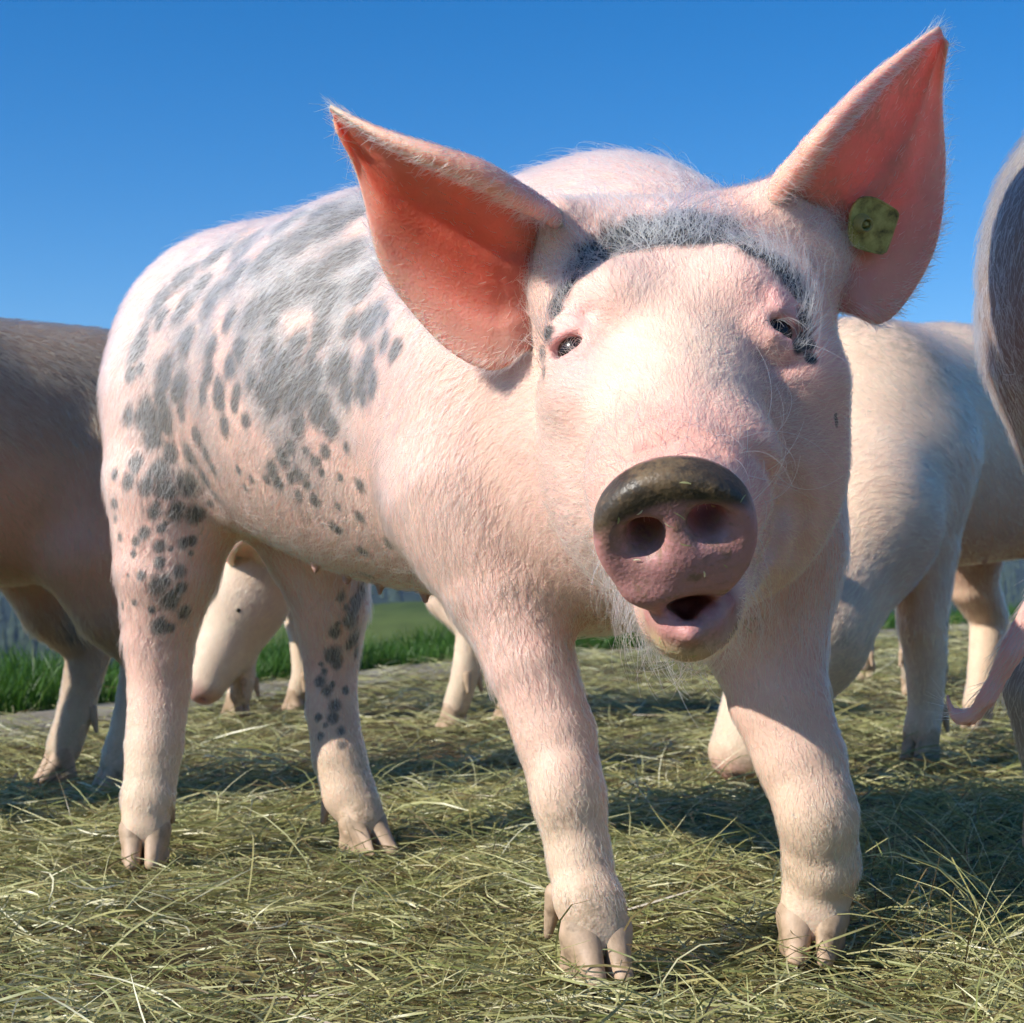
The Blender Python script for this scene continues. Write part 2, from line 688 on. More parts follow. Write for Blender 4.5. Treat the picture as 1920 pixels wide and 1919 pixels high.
def gz(x, y):
    """height of the place"""
    s = y - verge(x)
    z = np.full(np.shape(x), -.012, float)
    z = z + .012 * np.sin(x * 3.1 + 1) * np.sin(y * 2.3) * np.clip((y - 2) / 2, 0, 1) * np.clip(-s, 0, 1)
    drop = np.clip(s - 1.3, 0, None)
    z = z - np.where(drop > 0, 34 * (1 - np.exp(-drop * .012)) + drop * .01 * np.exp(-drop * .02), 0)
    # far mountain sides
    r = np.hypot(x, y)
    far = np.clip((r - 420) / 1500, 0, 1)
    az = np.arctan2(x, y)
    z = z + far ** 1.3 * (110 + 20 * np.sin(az * 9 + 1) + 8 * np.sin(az * 31 + 2))
    # meadow knoll beyond the edge
    z = z + 27.4 * np.exp(-(((x + 9) / 60) ** 2 + ((y - 175) / 55) ** 2))
    z = z + np.clip((r - 60) / 200, 0, 1) * (2.0 * np.sin(x * .021 + 2) * np.sin(y * .017) + .8 * np.sin(x * .07) * np.sin(y * .055 + 1))
    return z


def ground_sheet():
    xs = np.concatenate([-np.geomspace(2600, 3, 60), np.linspace(-2.9, 2.9, 60), np.geomspace(3, 2600, 60)])
    ys = np.concatenate([np.linspace(-40, -1, 16), np.linspace(-.8, 9, 90), np.geomspace(9.3, 2600, 110)])
    X, Y = np.meshgrid(xs, ys, indexing='ij')
    Zz = gz(X, Y)
    V = np.stack([X, Y, Zz], -1).reshape(-1, 3)
    I = np.arange(len(V)).reshape(X.shape)
    q = np.stack([I[:-1, :-1], I[1:, :-1], I[1:, 1:], I[:-1, 1:]], -1).reshape(-1, 4)
    m, nt, b = mat_new('yard_soil_and_far_meadow')
    g = N(nt, 'ShaderNodeNewGeometry')
    pos = g.outputs['Position']
    n1 = noise(nt, 9, 5, .6, pos)
    n2 = noise(nt, 130, 4, .65, pos)
    soil = ramp(nt, n1.outputs[0], [(.3, (.05, .036, .018)), (.6, (.11, .08, .042)), (.8, (.19, .145, .09))])
    soil = mixc(nt, .7, soil, ramp(nt, n2.outputs[0], [(.3, (.5, .5, .45)), (.7, (1.4, 1.35, 1.2))]), 'MULTIPLY')
    m1 = noise(nt, .03, 5, .6, pos)
    m2 = noise(nt, .35, 4, .6, pos)
    mead = ramp(nt, m1.outputs[0], [(.35, (.045, .075, .018)), (.6, (.10, .13, .035)), (.75, (.13, .15, .05))])
    mead = mixc(nt, .6, mead, ramp(nt, m2.outputs[0], [(.3, (.6, .6, .6)), (.7, (1.3, 1.3, 1.2))]), 'MULTIPLY')
    fo = ramp(nt, noise(nt, .12, 5, .7, pos).outputs[0], [(.35, (.008, .016, .012)), (.65, (.026, .042, .024))])
    sep = N(nt, 'ShaderNodeSeparateXYZ')
    nt.links.new(pos, sep.inputs[0])
    fmask = maprange(nt, math_(nt, 'ADD', sep.outputs[1], math_(nt, 'MULTIPLY', noise(nt, .012, 3, .6, pos).outputs[0], 160)), 300, 330)
    farc = mixc(nt, fmask, mead, fo)
    gr = attr(nt, 'beyond').outputs['Fac']
    nt.links.new(mixc(nt, gr, soil, farc), b.inputs['Base Color'])
    b.inputs['Roughness'].default_value = .95
    b.inputs['Specular IOR Level'].default_value = .15
    bump(nt, b, n2.outputs[0], .5, .006)
    o = mesh_obj('ground', V, q, m)
    o['kind'] = 'structure'
    s = (V[:, 1] - verge(V[:, 0]))
    set_attr(o, 'beyond', np.clip((s + .02) / .1, 0, 1))
    return o


ground_sheet()


def track():
    """bare trodden track between the hay and the grass"""
    xs = np.linspace(-4, 8, 160)
    rows = []
    for f in np.linspace(0, 1, 9):
        y = verge(xs) - .95 + f * .93 + .05 * np.sin(xs * 7 + f * 5) * (1 - f)
        z = gz(xs, y) + .004 + .006 * math.sin(math.pi * f)
        rows.append(np.stack([xs, y, z], 1))
    V = np.concatenate(rows)
    n = len(xs)
    I = np.arange(len(V)).reshape(9, n)
    q = np.stack([I[:-1, :-1], I[:-1, 1:], I[1:, 1:], I[1:, :-1]], -1).reshape(-1, 4)
    m, nt, b = mat_new('trodden_dry_earth')
    g = N(nt, 'ShaderNodeNewGeometry')
    n1 = noise(nt, 5, 5, .65, g.outputs['Position'])
    n2 = noise(nt, 90, 4, .7, g.outputs['Position'])
    c = ramp(nt, n1.outputs[0], [(.3, (.16, .13, .085)), (.55, (.30, .26, .20)), (.75, (.38, .34, .28))])
    c = mixc(nt, .6, c, ramp(nt, n2.outputs[0], [(.3, (.6, .58, .5)), (.7, (1.2, 1.2, 1.15))]), 'MULTIPLY')
    nt.links.new(c, b.inputs['Base Color'])
    b.inputs['Roughness'].default_value = .95
    bump(nt, b, n2.outputs[0], .6, .008)
    o = mesh_obj('path', V, q, m)
    o['kind'] = 'structure'


track()


def ribbons(name, base, az, tilt, L, w, npt, bend, droop, roll, mat, rnd, label, cat=None):
    """many narrow bent blades in one mesh"""
    n = len(base)
    pts = np.zeros((n, npt, 3))
    p = base.copy()
    a, t = az.copy(), tilt.copy()
    pts[:, 0] = p
    st = L / (npt - 1)
    for i in range(1, npt):
        d = np.stack([np.cos(a) * np.cos(t), np.sin(a) * np.cos(t), np.sin(t)], 1)
        p = p + d * st[:, None]
        pts[:, i] = p
        a = a + bend / (npt - 1)
        t = t - droop / (npt - 1)
    dirs = np.gradient(pts, axis=1)
    dirs /= np.linalg.norm(dirs, axis=2)[..., None] + 1e-9
    up = np.array([0, 0, 1.0])
    side = np.cross(dirs, up)
    side /= np.linalg.norm(side, axis=2)[..., None] + 1e-6
    nn = np.cross(side, dirs)
    sd = side * np.cos(roll)[:, None, None] + nn * np.sin(roll)[:, None, None]
    return pts, sd


def ribbon_mesh(name, pts, sd, w, taper, mat, rnd):
    n, npt = pts.shape[:2]
    prof = taper
    o1 = pts - sd * (w[:, None] * prof[None])[..., None] * .5
    o2 = pts + sd * (w[:, None] * prof[None])[..., None] * .5
    V = np.stack([o1, o2], 2).reshape(-1, 3)
    I = np.arange(n * npt * 2).reshape(n, npt, 2)
    q = np.stack([I[:, :-1, 0], I[:, 1:, 0], I[:, 1:, 1], I[:, :-1, 1]], -1).reshape(-1, 4)
    o = mesh_obj(name, V, q, mat)
    set_attr(o, 'rnd', np.repeat(rnd, npt * 2))
    o['kind'] = 'stuff'
    return o


def blade_material(name, stops, trans=.35, rough=.5):
    m, nt, b = mat_new(name)
    a = attr(nt, 'rnd').outputs['Fac']
    g = N(nt, 'ShaderNodeNewGeometry')
    n1 = noise(nt, 180, 2, .5, g.outputs['Position'])
    c = ramp(nt, a, stops)
    c = mixc(nt, .5, c, ramp(nt, n1.outputs[0], [(.3, (.7, .7, .65)), (.7, (1.15, 1.15, 1.1))]), 'MULTIPLY')
    nt.links.new(c, b.inputs['Base Color'])
    b.inputs['Roughness'].default_value = rough
    b.inputs['Specular IOR Level'].default_value = .4
    t = N(nt, 'ShaderNodeBsdfTranslucent')
    nt.links.new(c, t.inputs[0])
    mx = N(nt, 'ShaderNodeMixShader')
    mx.inputs[0].default_value = trans
    out = nt.nodes['Material Output']
    nt.links.new(b.outputs[0], mx.inputs[1])
    nt.links.new(t.outputs[0], mx.inputs[2])
    nt.links.new(mx.outputs[0], out.inputs[0])
    return m


M_HAY = blade_material('dry_hay', [(0, (.06, .045, .02)), (.16, (.20, .14, .065)), (.3, (.36, .32, .13)), (.45, (.26, .29, .10)), (.6, (.50, .45, .20)), (.75, (.37, .39, .17)), (.88, (.68, .63, .34)), (1, (.84, .80, .58))], .22, .36)
M_GRASS = blade_material('fresh_grass', [(0, (.030, .075, .010)), (.5, (.06, .15, .018)), (.85, (.10, .22, .03)), (1, (.22, .26, .08))], .4, .45)


def grass_verge():
    r = np.random.default_rng(21)
    n = 26000
    x = np.concatenate([r.uniform(-3.2, 5, n // 2), r.uniform(-1.6, 1.0, n // 2)])
    s = r.uniform(0, 1, n) ** 1.3 * 1.5
    y = verge(x) + s + .06 * np.sin(x * 9) + .04
    base = np.stack([x, y, gz(x, y) - .004], 1)
    L = r.uniform(.04, .125, n) * (1 + .35 * np.sin(x * 4 + y * 3))
    az = r.uniform(0, 2 * np.pi, n)
    tilt = r.uniform(.9, 1.5, n)
    pts, sd = ribbons('g', base, az, tilt, L, None, 4, r.normal(0, .3, n), r.uniform(.1, .9, n), r.uniform(0, 3.1, n), None, None, None)
    o = ribbon_mesh('grass', pts, sd, r.uniform(.003, .006, n), np.array([1, .9, .6, .08]), M_GRASS, np.clip(r.beta(2, 2, n), 0, 1))
    o['label'] = 'strip of fresh green grass along the edge of the yard'
    o['category'] = 'grass'


grass_verge()


def conifers():
    """dark spruce wood on the slopes below and beyond the yard"""
    r = np.random.default_rng(33)
    n = 5200
    rr = np.concatenate([r.uniform(150, 600, 2600), r.uniform(450, 1500, 2600)])
    az = np.concatenate([r.uniform(-.42, .0, 1600), r.uniform(.1, .42, 1000), r.uniform(-.42, .42, 2600)])
    x, y = rr * np.sin(az), rr * np.cos(az)
    keep = ~((np.abs(x + 9) < 70) & (y > 90) & (y < 330)) & ~((np.abs(np.arctan2(x, y)) < .16) & (np.hypot(x, y) < 800))
    x, y = x[keep], y[keep]
    n = len(x)
    z = gz(x, y)
    Ht = r.uniform(9, 17, n)
    R = Ht * r.uniform(.16, .24, n)
    V, Fq = [], []
    ns = 7
    k = 0
    for lvl, (z0, z1, f) in enumerate(((.05, .5, 1.0), (.32, .78, .72), (.6, 1.0, .45))):
        a = (np.arange(ns) / ns * 2 * np.pi)[None] + r.uniform(0, 6, n)[:, None]
        rad = R[:, None] * f * r.uniform(.75, 1.2, (n, ns))
        ring = np.stack([x[:, None] + rad * np.cos(a), y[:, None] + rad * np.sin(a), (z + Ht * z0)[:, None] + 0 * a], -1)
        top = np.stack([x, y, z + Ht * z1], -1)[:, None]
        V.append(np.concatenate([ring, top], 1).reshape(-1, 3))
        I = k + np.arange(n * (ns + 1)).reshape(n, ns + 1)
        for j in range(ns):
            Fq.append(np.stack([I[:, j], I[:, (j + 1) % ns], I[:, ns]], 1))
        k += n * (ns + 1)
    m, nt, b = mat_new('spruce_needles')
    g = N(nt, 'ShaderNodeNewGeometry')
    c = ramp(nt, noise(nt, .6, 4, .7, g.outputs['Position']).outputs[0], [(.3, (.010, .022, .014)), (.7, (.035, .060, .028))])
    nt.links.new(c, b.inputs['Base Color'])
    b.inputs['Roughness'].default_value = .9
    o = mesh_obj('spruce_forest', np.concatenate(V), np.concatenate(Fq), m, None, False)
    o['kind'] = 'stuff'
    o['label'] = 'dark spruce forest on the valley slopes far behind the pigs'
    o['category'] = 'forest'


conifers()


def haze():
    """thin blue mountain air round the whole place"""
    top = 175.0
    lo, hi = np.array([-2800., -200., -60.]), np.array([2800., 2800., top])
    v = np.array([[(lo, hi)[i][0], (lo, hi)[j][1], (lo, hi)[k][2]] for i in (0, 1) for j in (0, 1) for k in (0, 1)])
    q = np.array([[0, 1, 3, 2], [4, 6, 7, 5], [0, 4, 5, 1], [2, 3, 7, 6], [0, 2, 6, 4], [1, 5, 7, 3]])
    m = bpy.data.materials.new('mountain_air')
    m.use_nodes = True
    nt = m.node_tree
    nt.nodes.clear()
    p = N(nt, 'ShaderNodeVolumePrincipled')
    p.inputs['Density'].default_value = .00016
    p.inputs['Color'].default_value = (.55, .74, 1.0, 1)
    o_ = N(nt, 'ShaderNodeOutputMaterial')
    nt.links.new(p.outputs[0], o_.inputs['Volume'])
    o = mesh_obj('haze', v, q, m, None, False)
    o['kind'] = 'stuff'
    o['label'] = 'thin blue haze over the valley and far slopes'
    o['category'] = 'haze'


haze()


# ------------------------------------------------------------------ claws (hooves) of a foot
def claw(name, top, toe, r, fwd, parent, h=0.002, mid=None):
    """one claw: rounded wedge from the coronet (top) to the toe tip, flat underneath"""
    top, toe = np.asarray(top, float), np.asarray(toe, float)
    fwd = nrm(fwd)
    heel = np.array([top[0], top[1], toe[2]]) - fwd * r * 0.35
    pr = [rc(top, toe + np.array([0, 0, r * .36]), r, r * 0.40, 0.005), rc(top, heel + np.array([0, 0, r * .6]), r, r * .9, 0.008),
          rc(heel + np.array([0, 0, r * .6]), toe + np.array([0, 0, r * .36]), r * .9, r * .40, 0.005)]
    lo = np.minimum(np.minimum(top, toe), heel) - r * 1.5
    hi = np.maximum(np.maximum(top, toe), heel) + r * 1.5
    zmin = toe[2]
    pr.append(Prim(lambda P: P[..., 2] - zmin, 0.004, 's'))
    if mid is not None:                 # flat inner wall along the cleft
        c_, n_ = mid
        pr.append(Prim(lambda P: (P - c_) @ n_ - .0012, .002, 's'))
    v, q = polygonise(pr, lo, hi, h)
    return mesh_obj(name, relax(v, q, 2), q, M_HOOF, parent)


# ------------------------------------------------------------------ the big spotted pig
def mm(px, d):
    return px * d / F


AX = nrm([0.60, -0.80, 0.0])        # from rump to shoulder
LAT = nrm([0.80, 0.60, 0.0])        # towards the pig's left side
BACKW = nrm(-AX + np.array([0, 0, -0.25]))
DOWN = np.array([0, 0, -1.0])
bk = nrm(-AX * 0.8 + DOWN * 0.75)

body = []
# torso
body += [rc(Q(486, 712, 1.86), Q(760, 712, 1.63), .167, .172, .05, bk, LAT, .97),
         rc(Q(760, 712, 1.63), Q(1112, 725, 1.41), .172, .165, .05, bk, LAT, .95),
         rc(Q(650, 780, 1.70), Q(1050, 880, 1.44), .126, .125, .06, bk, LAT, .95)]
# withers and neck
body += [rc(Q(1165, 500, 1.43), Q(1275, 600, 1.26), .085, .085, .06, nrm(-AX + DOWN * .3)),
         rc(Q(1125, 720, 1.40), Q(1290, 760, 1.24), .150, .105, .06, nrm(-AX + DOWN * .5)),
         rc(Q(1140, 900, 1.38), Q(1290, 960, 1.22), .110, .075, .06, nrm(-AX + DOWN * .8))]
# shoulder and fore legs
sh = nrm(np.array([-.35, .1, -1]))
body += [el(Q(915, 800, 1.39), (.075, .10, .135), .05, None, nrm([-.55, .3, -.8])),
         el(Q(1400, 900, 1.37), (.075, .10, .13), .05, None, nrm([.2, .3, -.8]))]
FR = [(930, 940, 1.365, .080), (952, 1100, 1.345, mm(112, 1.34)), (992, 1240, 1.325, mm(87, 1.32)), (1040, 1375, 1.315, mm(80, 1.31)),
      (1068, 1500, 1.305, mm(72, 1.3)), (1086, 1610, 1.295, mm(63, 1.29)), (1100, 1680, 1.285, mm(64, 1.28)), (1114, 1735, 1.275, mm(57, 1.27))]
FL = [(1420, 1060, 1.37, .064), (1436, 1190, 1.355, mm(112, 1.35)), (1460, 1310, 1.34, mm(97, 1.34)), (1500, 1420, 1.33, mm(88, 1.33)),
      (1532, 1530, 1.325, mm(77, 1.325)), (1540, 1620, 1.335, mm(76, 1.33)), (1534, 1665, 1.345, mm(68, 1.34)), (1522, 1708, 1.340, mm(58, 1.34))]
HR = [(352, 760, 1.80, .085), (338, 900, 1.785, .077), (315, 1060, 1.785, mm(104, 1.78)), (298, 1190, 1.80, mm(70, 1.8)), (299, 1290, 1.805, mm(61, 1.8)),
      (289, 1400, 1.79, mm(56, 1.79)), (279, 1490, 1.775, mm(50, 1.77)), (273, 1548, 1.765, mm(45, 1.76))]
HL = [(560, 880, 1.87, .085), (592, 1000, 1.855, mm(108, 1.85)), (620, 1130, 1.865, mm(76, 1.86)), (621, 1240, 1.88, mm(53, 1.87)), (622, 1330, 1.875, mm(50, 1.87)),
      (636, 1420, 1.865, mm(52, 1.86)), (655, 1490, 1.855, mm(52, 1.85)), (678, 1535, 1.845, mm(42, 1.84))]
leg_pts = {}
for nm, L in (('FR', FR), ('FL', FL), ('HR', HR), ('HL', HL)):
    leg_pts[nm] = [(Q(a, b, c), r * (.94 if i_ >= 2 else 1)) for i_, (a, b, c, r) in enumerate(L)]
    body += chain(leg_pts[nm], .035 if nm[0] == 'F' else .032)
# knees and hocks
body += [el(Q(1062, 1480, 1.292), (.025, .020, .034), .010, None, None), el(Q(1532, 1520, 1.312), (.029, .022, .036), .010, None, None),
         el(Q(300, 1290, 1.828), (.024, .026, .034), .016, None, None), el(Q(622, 1330, 1.898), (.022, .026, .034), .016, None, None),
         el(Q(1105, 1690, 1.274), (.024, .017, .020), .010, None, None), el(Q(276, 1500, 1.765), (.025, .018, .018), .012, None, None)]
# fleshy coronets above the claws
def coronets(base, fw, s_=1.0):
    f0 = nrm([fw[0], fw[1], 0])
    sd = np.array([-f0[1], f0[0], 0])
    out = []
    for sg in (-1, 1):
        tp = base + sd * sg * .0100 * s_ + np.array([0, 0, -.006 * s_]) + f0 * .003
        toe = np.array([base[0], base[1], .012]) + sd * sg * .0150 * s_ + f0 * .026 * s_
        out.append(rc(tp + np.array([0, 0, .024 * s_]) - sd * sg * .004, tp + (toe - tp) * .12, .0140 * s_, .0165 * s_, .007, np.array([0, 0, -1.])))
    return out


FWD = dict(FR=(.30, -.95), FL=(-.10, -1.0), HR=(.10, -1.0), HL=(.45, -.9))
for nm in FWD:
    body += coronets(leg_pts[nm][-1][0], FWD[nm], 1.0 if nm[0] == 'F' else .95)
# flank fold
body += [rc(Q(450, 820, 1.735), Q(455, 935, 1.725), .030, .012, .04, None)]

# ---- head
HB = nrm([-.05, 1, .55])            # hair runs back over the face
head = [el(Q(1293, 650, 1.215), (.096, .095, .088), .03, None, HB),
        rc(Q(1285, 690, 1.17), Q(1274, 930, 1.045), .066, .046, .026, HB),
        rc(Q(1274, 930, 1.045), Q(1271, 995, .992), .047, .043, .02, HB),
        el(Q(1172, 865, 1.182), (.055, .075, .078), .030, None, nrm([-.7, .8, .1])),
        el(Q(1428, 852, 1.190), (.058, .078, .086), .030, None, nrm([.7, .8, .1])),
        rc(Q(1300, 960, 1.165), Q(1292, 1138, 1.035), .068, .028, .03, nrm([0, .8, -.5])),
        rc(Q(1292, 1138, 1.035), Q(1291, 1166, 1.008), .031, .0240, .012, nrm([0, .8, -.5])),
        # brow ridges and cheek bones
        rc(Q(1085, 585, 1.165), Q(1150, 560, 1.14), .020, .022, .03, HB), rc(Q(1400, 540, 1.14), Q(1480, 565, 1.165), .022, .020, .03, HB),
        el(Q(1100, 740, 1.155), (.028, .04, .022), .03, None, nrm([-.6, .8, .2])), el(Q(1490, 705, 1.16), (.030, .04, .024), .03, None, nrm([.6, .8, .2])),
        # side of the nose
        el(Q(1180, 890, 1.06), (.022, .035, .03), .025, None, nrm([-.5, .9, .3])), el(Q(1385, 870, 1.065), (.024, .035, .03), .025, None, nrm([.5, .9, .3])),
        rc(Q(1390, 450, 1.235), Q(1452, 378, 1.205), .036, .016, .030, nrm([.6, .2, .6])), rc(Q(1140, 475, 1.215), Q(1050, 415, 1.180), .036, .016, .030, nrm([-.6, .2, .6])),
        # poll tuft and ear roots
        el(Q(1290, 480, 1.225), (.07, .05, .028), .03, None, HB),
        rc(Q(1075, 520, 1.225), Q(1000, 515, 1.245), .046, .032, .03, nrm([-.8, .2, .5])), rc(Q(1480, 480, 1.24), Q(1535, 470, 1.265), .046, .030, .03, nrm([.6, .2, .6]))]
ROLL = math.radians(10)
DC = Q(1268, 1012, .963)
DN = nrm([-.04, -.82, -.57])
A0 = nrm(np.cross(DN, [0, 0, 1]))
if A0[0] < 0:
    A0 = -A0
B0 = nrm(np.cross(A0, DN))
if B0[2] < 0:
    B0 = -B0
DA = A0 * math.cos(ROLL) + B0 * math.sin(ROLL)
DB = -A0 * math.sin(ROLL) + B0 * math.cos(ROLL)


def on_disk(px, py, off=0.0):
    dr = raydirs([(px, py)])[0]
    o = np.array([0, 0, CAM_H])
    t = ((DC + DN * (.0085 + off)) - o) @ DN / (dr @ DN)
    return o + dr * t


# mouth: open slit between the disk and the lower jaw, running back on both sides
head.append(rc(Q(1240, 1130, .975), Q(1165, 1078, 1.055), .0042, .003, .006, None, op='s'))
head.append(rc(Q(1340, 1118, .975), Q(1425, 1055, 1.06), .0042, .003, .006, None, op='s'))
head += [disk(DC - DN * .006, DA, DB, DN, .0462, .0475, .0145, .0085, .007)]
# rim roll at the bottom lip of the disk, nostrils
head += [el(on_disk(1240, 1108, -.007), (.022, .012, .010), .010)]
for (x, y) in ((1207, 1012), (1333, 986)):
    c = on_disk(x, y)
    inward = -DN + DA * (0.25 if x < 1270 else -0.25) + DB * .25
    head.append(rc(c - inward * -.004 - inward * .008, c + nrm(inward) * .055, .0118, .007, .006, None, op='s'))
# hollows that run from the nostrils outwards
head.append(rc(on_disk(1190, 1030, .0095), on_disk(1165, 1060, .0105), .0090, .0065, .010, None, op='s'))
head.append(rc(on_disk(1365, 1008, .0095), on_disk(1390, 1036, .0105), .0090, .0065, .010, None, op='s'))
RM = np.array([[math.cos(.17), 0, math.sin(.17)], [0, 1, 0], [-math.sin(.17), 0, math.cos(.17)]])
head.append(el(Q(1298, 1133, .972), (.0165, .040, .0046), .003, RM, None, op='s'))
head.append(el(Q(1294, 1150, .975), (.0066, .036, .0068), .004, None, None, op='s'))
# lower lip
lip = [Q(1228, 1150, 1.002), Q(1256, 1174, .990), Q(1293, 1190, .984), Q(1332, 1168, .990), Q(1366, 1132, 1.002)]
for a, b in zip(lip[:-1], lip[1:]):
    head.append(rc(a, b, .0044, .0044, .006, None))
# fold above the disk
head.append(rc(Q(1190, 862, 1.012), Q(1290, 846, 1.006), .004, .004, .010, None))
head.append(rc(Q(1290, 846, 1.006), Q(1370, 872, 1.014), .004, .004, .010, None))

main = body + head
def crease(pix, r, k, off=.3):
    hh = hit(main, pix, .75)
    vw = nrm(hh.mean(0) - np.array([0, 0, CAM_H]))
    for a_, b_ in zip(hh[:-1], hh[1:]):
        main.append(rc(a_ - vw * r * off, b_ - vw * r * off, r, r, k, None, op='s'))


crease([(1425, 850), (1462, 905), (1475, 965), (1455, 1030), (1420, 1085)], .0042, .014)
crease([(1490, 900), (1512, 965), (1495, 1040)], .0032, .014)
crease([(1200, 848), (1245, 832), (1300, 830), (1350, 845)], .0026, .008)
crease([(1215, 826), (1265, 812), (1325, 818)], .0020, .008)
crease([(1052, 612), (1072, 588), (1105, 590)], .0026, .009)
crease([(1418, 592), (1445, 566), (1485, 570)], .0028, .009)
crease([(1432, 668), (1465, 682), (1500, 676)], .0026, .009)
# eyes: find the face under each eye, hollow a socket and roll the lids round it
EYES = []
for (ex, ey, tilt, sx) in ((1071, 655, 62, -1), (1462, 622, 28, 1)):
    c = hit(main, [(ex, ey)])[0]
    n = nrm(np.array([sx * .62, -.76, .18]))
    EYES.append((c, n, sx, tilt))
for c, n, sx, tilt in EYES:
    lat = nrm(np.cross([0, 0, 1], n))
    if lat[0] < 0:
        lat = -lat
    upv = nrm(np.cross(n, lat))
    if upv[2] < 0:
        upv = -upv
    R = np.stack([lat, n, upv])
    tl = math.radians(25) * sx
    l2 = lat * math.cos(tl) - upv * math.sin(tl)
    u2 = lat * math.sin(tl) + upv * math.cos(tl)
    R = np.stack([l2, n, u2])
    main.append(el(c - n * .004, (.019, .012, .0165), .016, R, None))            # swollen lids
    main.append(rc(c + n * .006 + u2 * .0092 - l2 * .011, c + n * .006 + u2 * .0078 + l2 * .012, .0042, .0034, .005, None))  # upper lid
    main.append(rc(c + n * .0045 - u2 * .0105 - l2 * .009, c + n * .0045 - u2 * .0095 + l2 * .010, .0026, .0026, .006, None))  # lower lid
    main.append(el(c + n * .009, (.0140, .018, .0060), .003, R, None, op='s'))      # the opening
    main.append(rc(c + n * .004 + u2 * .021 - l2 * .012, c + n * .004 + u2 * .019 + l2 * .013, .002, .002, .012, None))     # crease
# teats along the belly edge
TEATS = []
for tx, y0 in ((592, 940), (650, 970), (712, 990), (797, 1000)):
    ys = np.arange(y0, 1130, 4.0)
    hh = hit(main, [(tx, y) for y in ys], .9, 70)
    okk = np.abs(total(main, hh)) < .002
    okk &= hh[:, 1] < 1.75
    TEATS.append(hh[np.nonzero(okk)[0][-1]] if okk.any() else hh[0])
for t in TEATS:
    main.append(rc(t + np.array([0, 0, .006]), t + np.array([0, -.002, -.008]), .0055, .0036, .006, None))

v, q = polygonise(main, [-.56, .88, .004], [.36, 2.14, .76], .0032)
v = relax(v, q, 2, .5)
NB = len(v)
# ---- ears
us = [0, .15, .3, .45, .6, .75, .88, 1.0]
def edge(px, ds):
    return np.array([Q(a, b, d) for (a, b), d in zip(px, ds)])
earL = ear_sheet(us,
    edge([(1165, 500), (1030, 392), (975, 352), (908, 310), (838, 284), (765, 263), (692, 238), (620, 200)], [1.26, 1.158, 1.122, 1.104, 1.098, 1.10, 1.11, 1.13]),
    edge([(1110, 600), (1000, 652), (930, 694), (852, 664), (775, 588), (712, 492), (676, 346), (634, 248)], [1.26, 1.215, 1.225, 1.232, 1.230, 1.215, 1.185, 1.136]),
    nrm([-.25, .85, 0.45]), [.55, .60, .55, .45, .25], .52, .0052)
earR = ear_sheet(us,
    edge([(1400, 500), (1452, 352), (1488, 300), (1526, 252), (1578, 197), (1642, 140), (1708, 90), (1760, 53)], [1.26, 1.185, 1.155, 1.135, 1.135, 1.15, 1.165, 1.185]),
    edge([(1470, 560), (1592, 588), (1655, 606), (1712, 545), (1757, 450), (1772, 312), (1766, 185), (1778, 84)], [1.26, 1.23, 1.245, 1.26, 1.265, 1.255, 1.23, 1.190]),
    nrm([.15, .88, 0.40]), [.55, .60, .55, .45, .25], .5, .0056)
ears = [earL, earR]
V, Qd = [v], [q]
nverts = NB
for ev, eq, inf in ears:
    V.append(ev)
    Qd.append(eq + nverts)
    nverts += len(ev)
V, Qd = np.concatenate(V), np.concatenate(Qd)
VN = vnormals(V, Qd)
hd = np.zeros_like(V)
hd[:NB] = hair_field(main, v, VN[:NB])
eu = np.full(len(V), -1.0)
ev_ = np.zeros(len(V))
efr = np.zeros(len(V))
k0 = NB
for ev, eq, inf in ears:
    s = slice(k0, k0 + len(ev))
    hd[s], eu[s], ev_[s], efr[s] = inf['hd'], inf['u'], inf['v'], inf['front']
    k0 += len(ev)
isear = eu >= 0
X, Y, Z = V.T
PXx = X / Y * F + 960             # only used to know which region of the animal a vertex belongs to

# ---- pigment, with shade painted into nostrils and ear bases
def near(p, r, P=V):
    return np.linalg.norm(P - p, axis=1) / r


skin_pink = np.array([.79, .51, .42])
coat = np.tile(skin_pink, (len(V), 1))
def tint(w, c):
    global coat
    w = np.clip(w, 0, 1)[:, None]
    coat = coat * (1 - w) + np.array(c) * w


tint(.5 + .5 * vnoise(V, 22, 3), (.80, .54, .44))
inhead = np.clip(1.5 - np.linalg.norm((V - Q(1285, 800, 1.12)) / np.array([.16, .17, .22]), axis=1), 0, 1) * (~isear)
# grey roan shading of the skin over the upper rump and loin
ROAN = ((330, 560, .07), (420, 470, .07), (540, 425, .07), (640, 395, .07), (400, 560, .10), (520, 500, .11), (640, 440, .10), (560, 600, .11), (660, 560, .09), (560, 720, .07), (330, 760, .07), (360, 870, .05), (520, 890, .05))
for (x, y, r), p_ in zip(ROAN, hit(main, [a[:2] for a in ROAN], .95)):
    tint(np.exp(-(near(p_, r)) ** 2) * .75 * np.clip(.55 + .9 * vnoise(V, 60, 12), 0, 1), (.36, .335, .32))
# lower legs cream and dusty
zl = np.clip((.22 - Z) / .12, 0, 1) * (~isear)
tint(zl * .75, (.66, .52, .36))
_HP = {}
def hp(px, py):
    return _HP[(px, py)]


def hp_load(pix):
    for k, p in zip(pix, hit(main, pix, .75)):
        _HP[k] = p


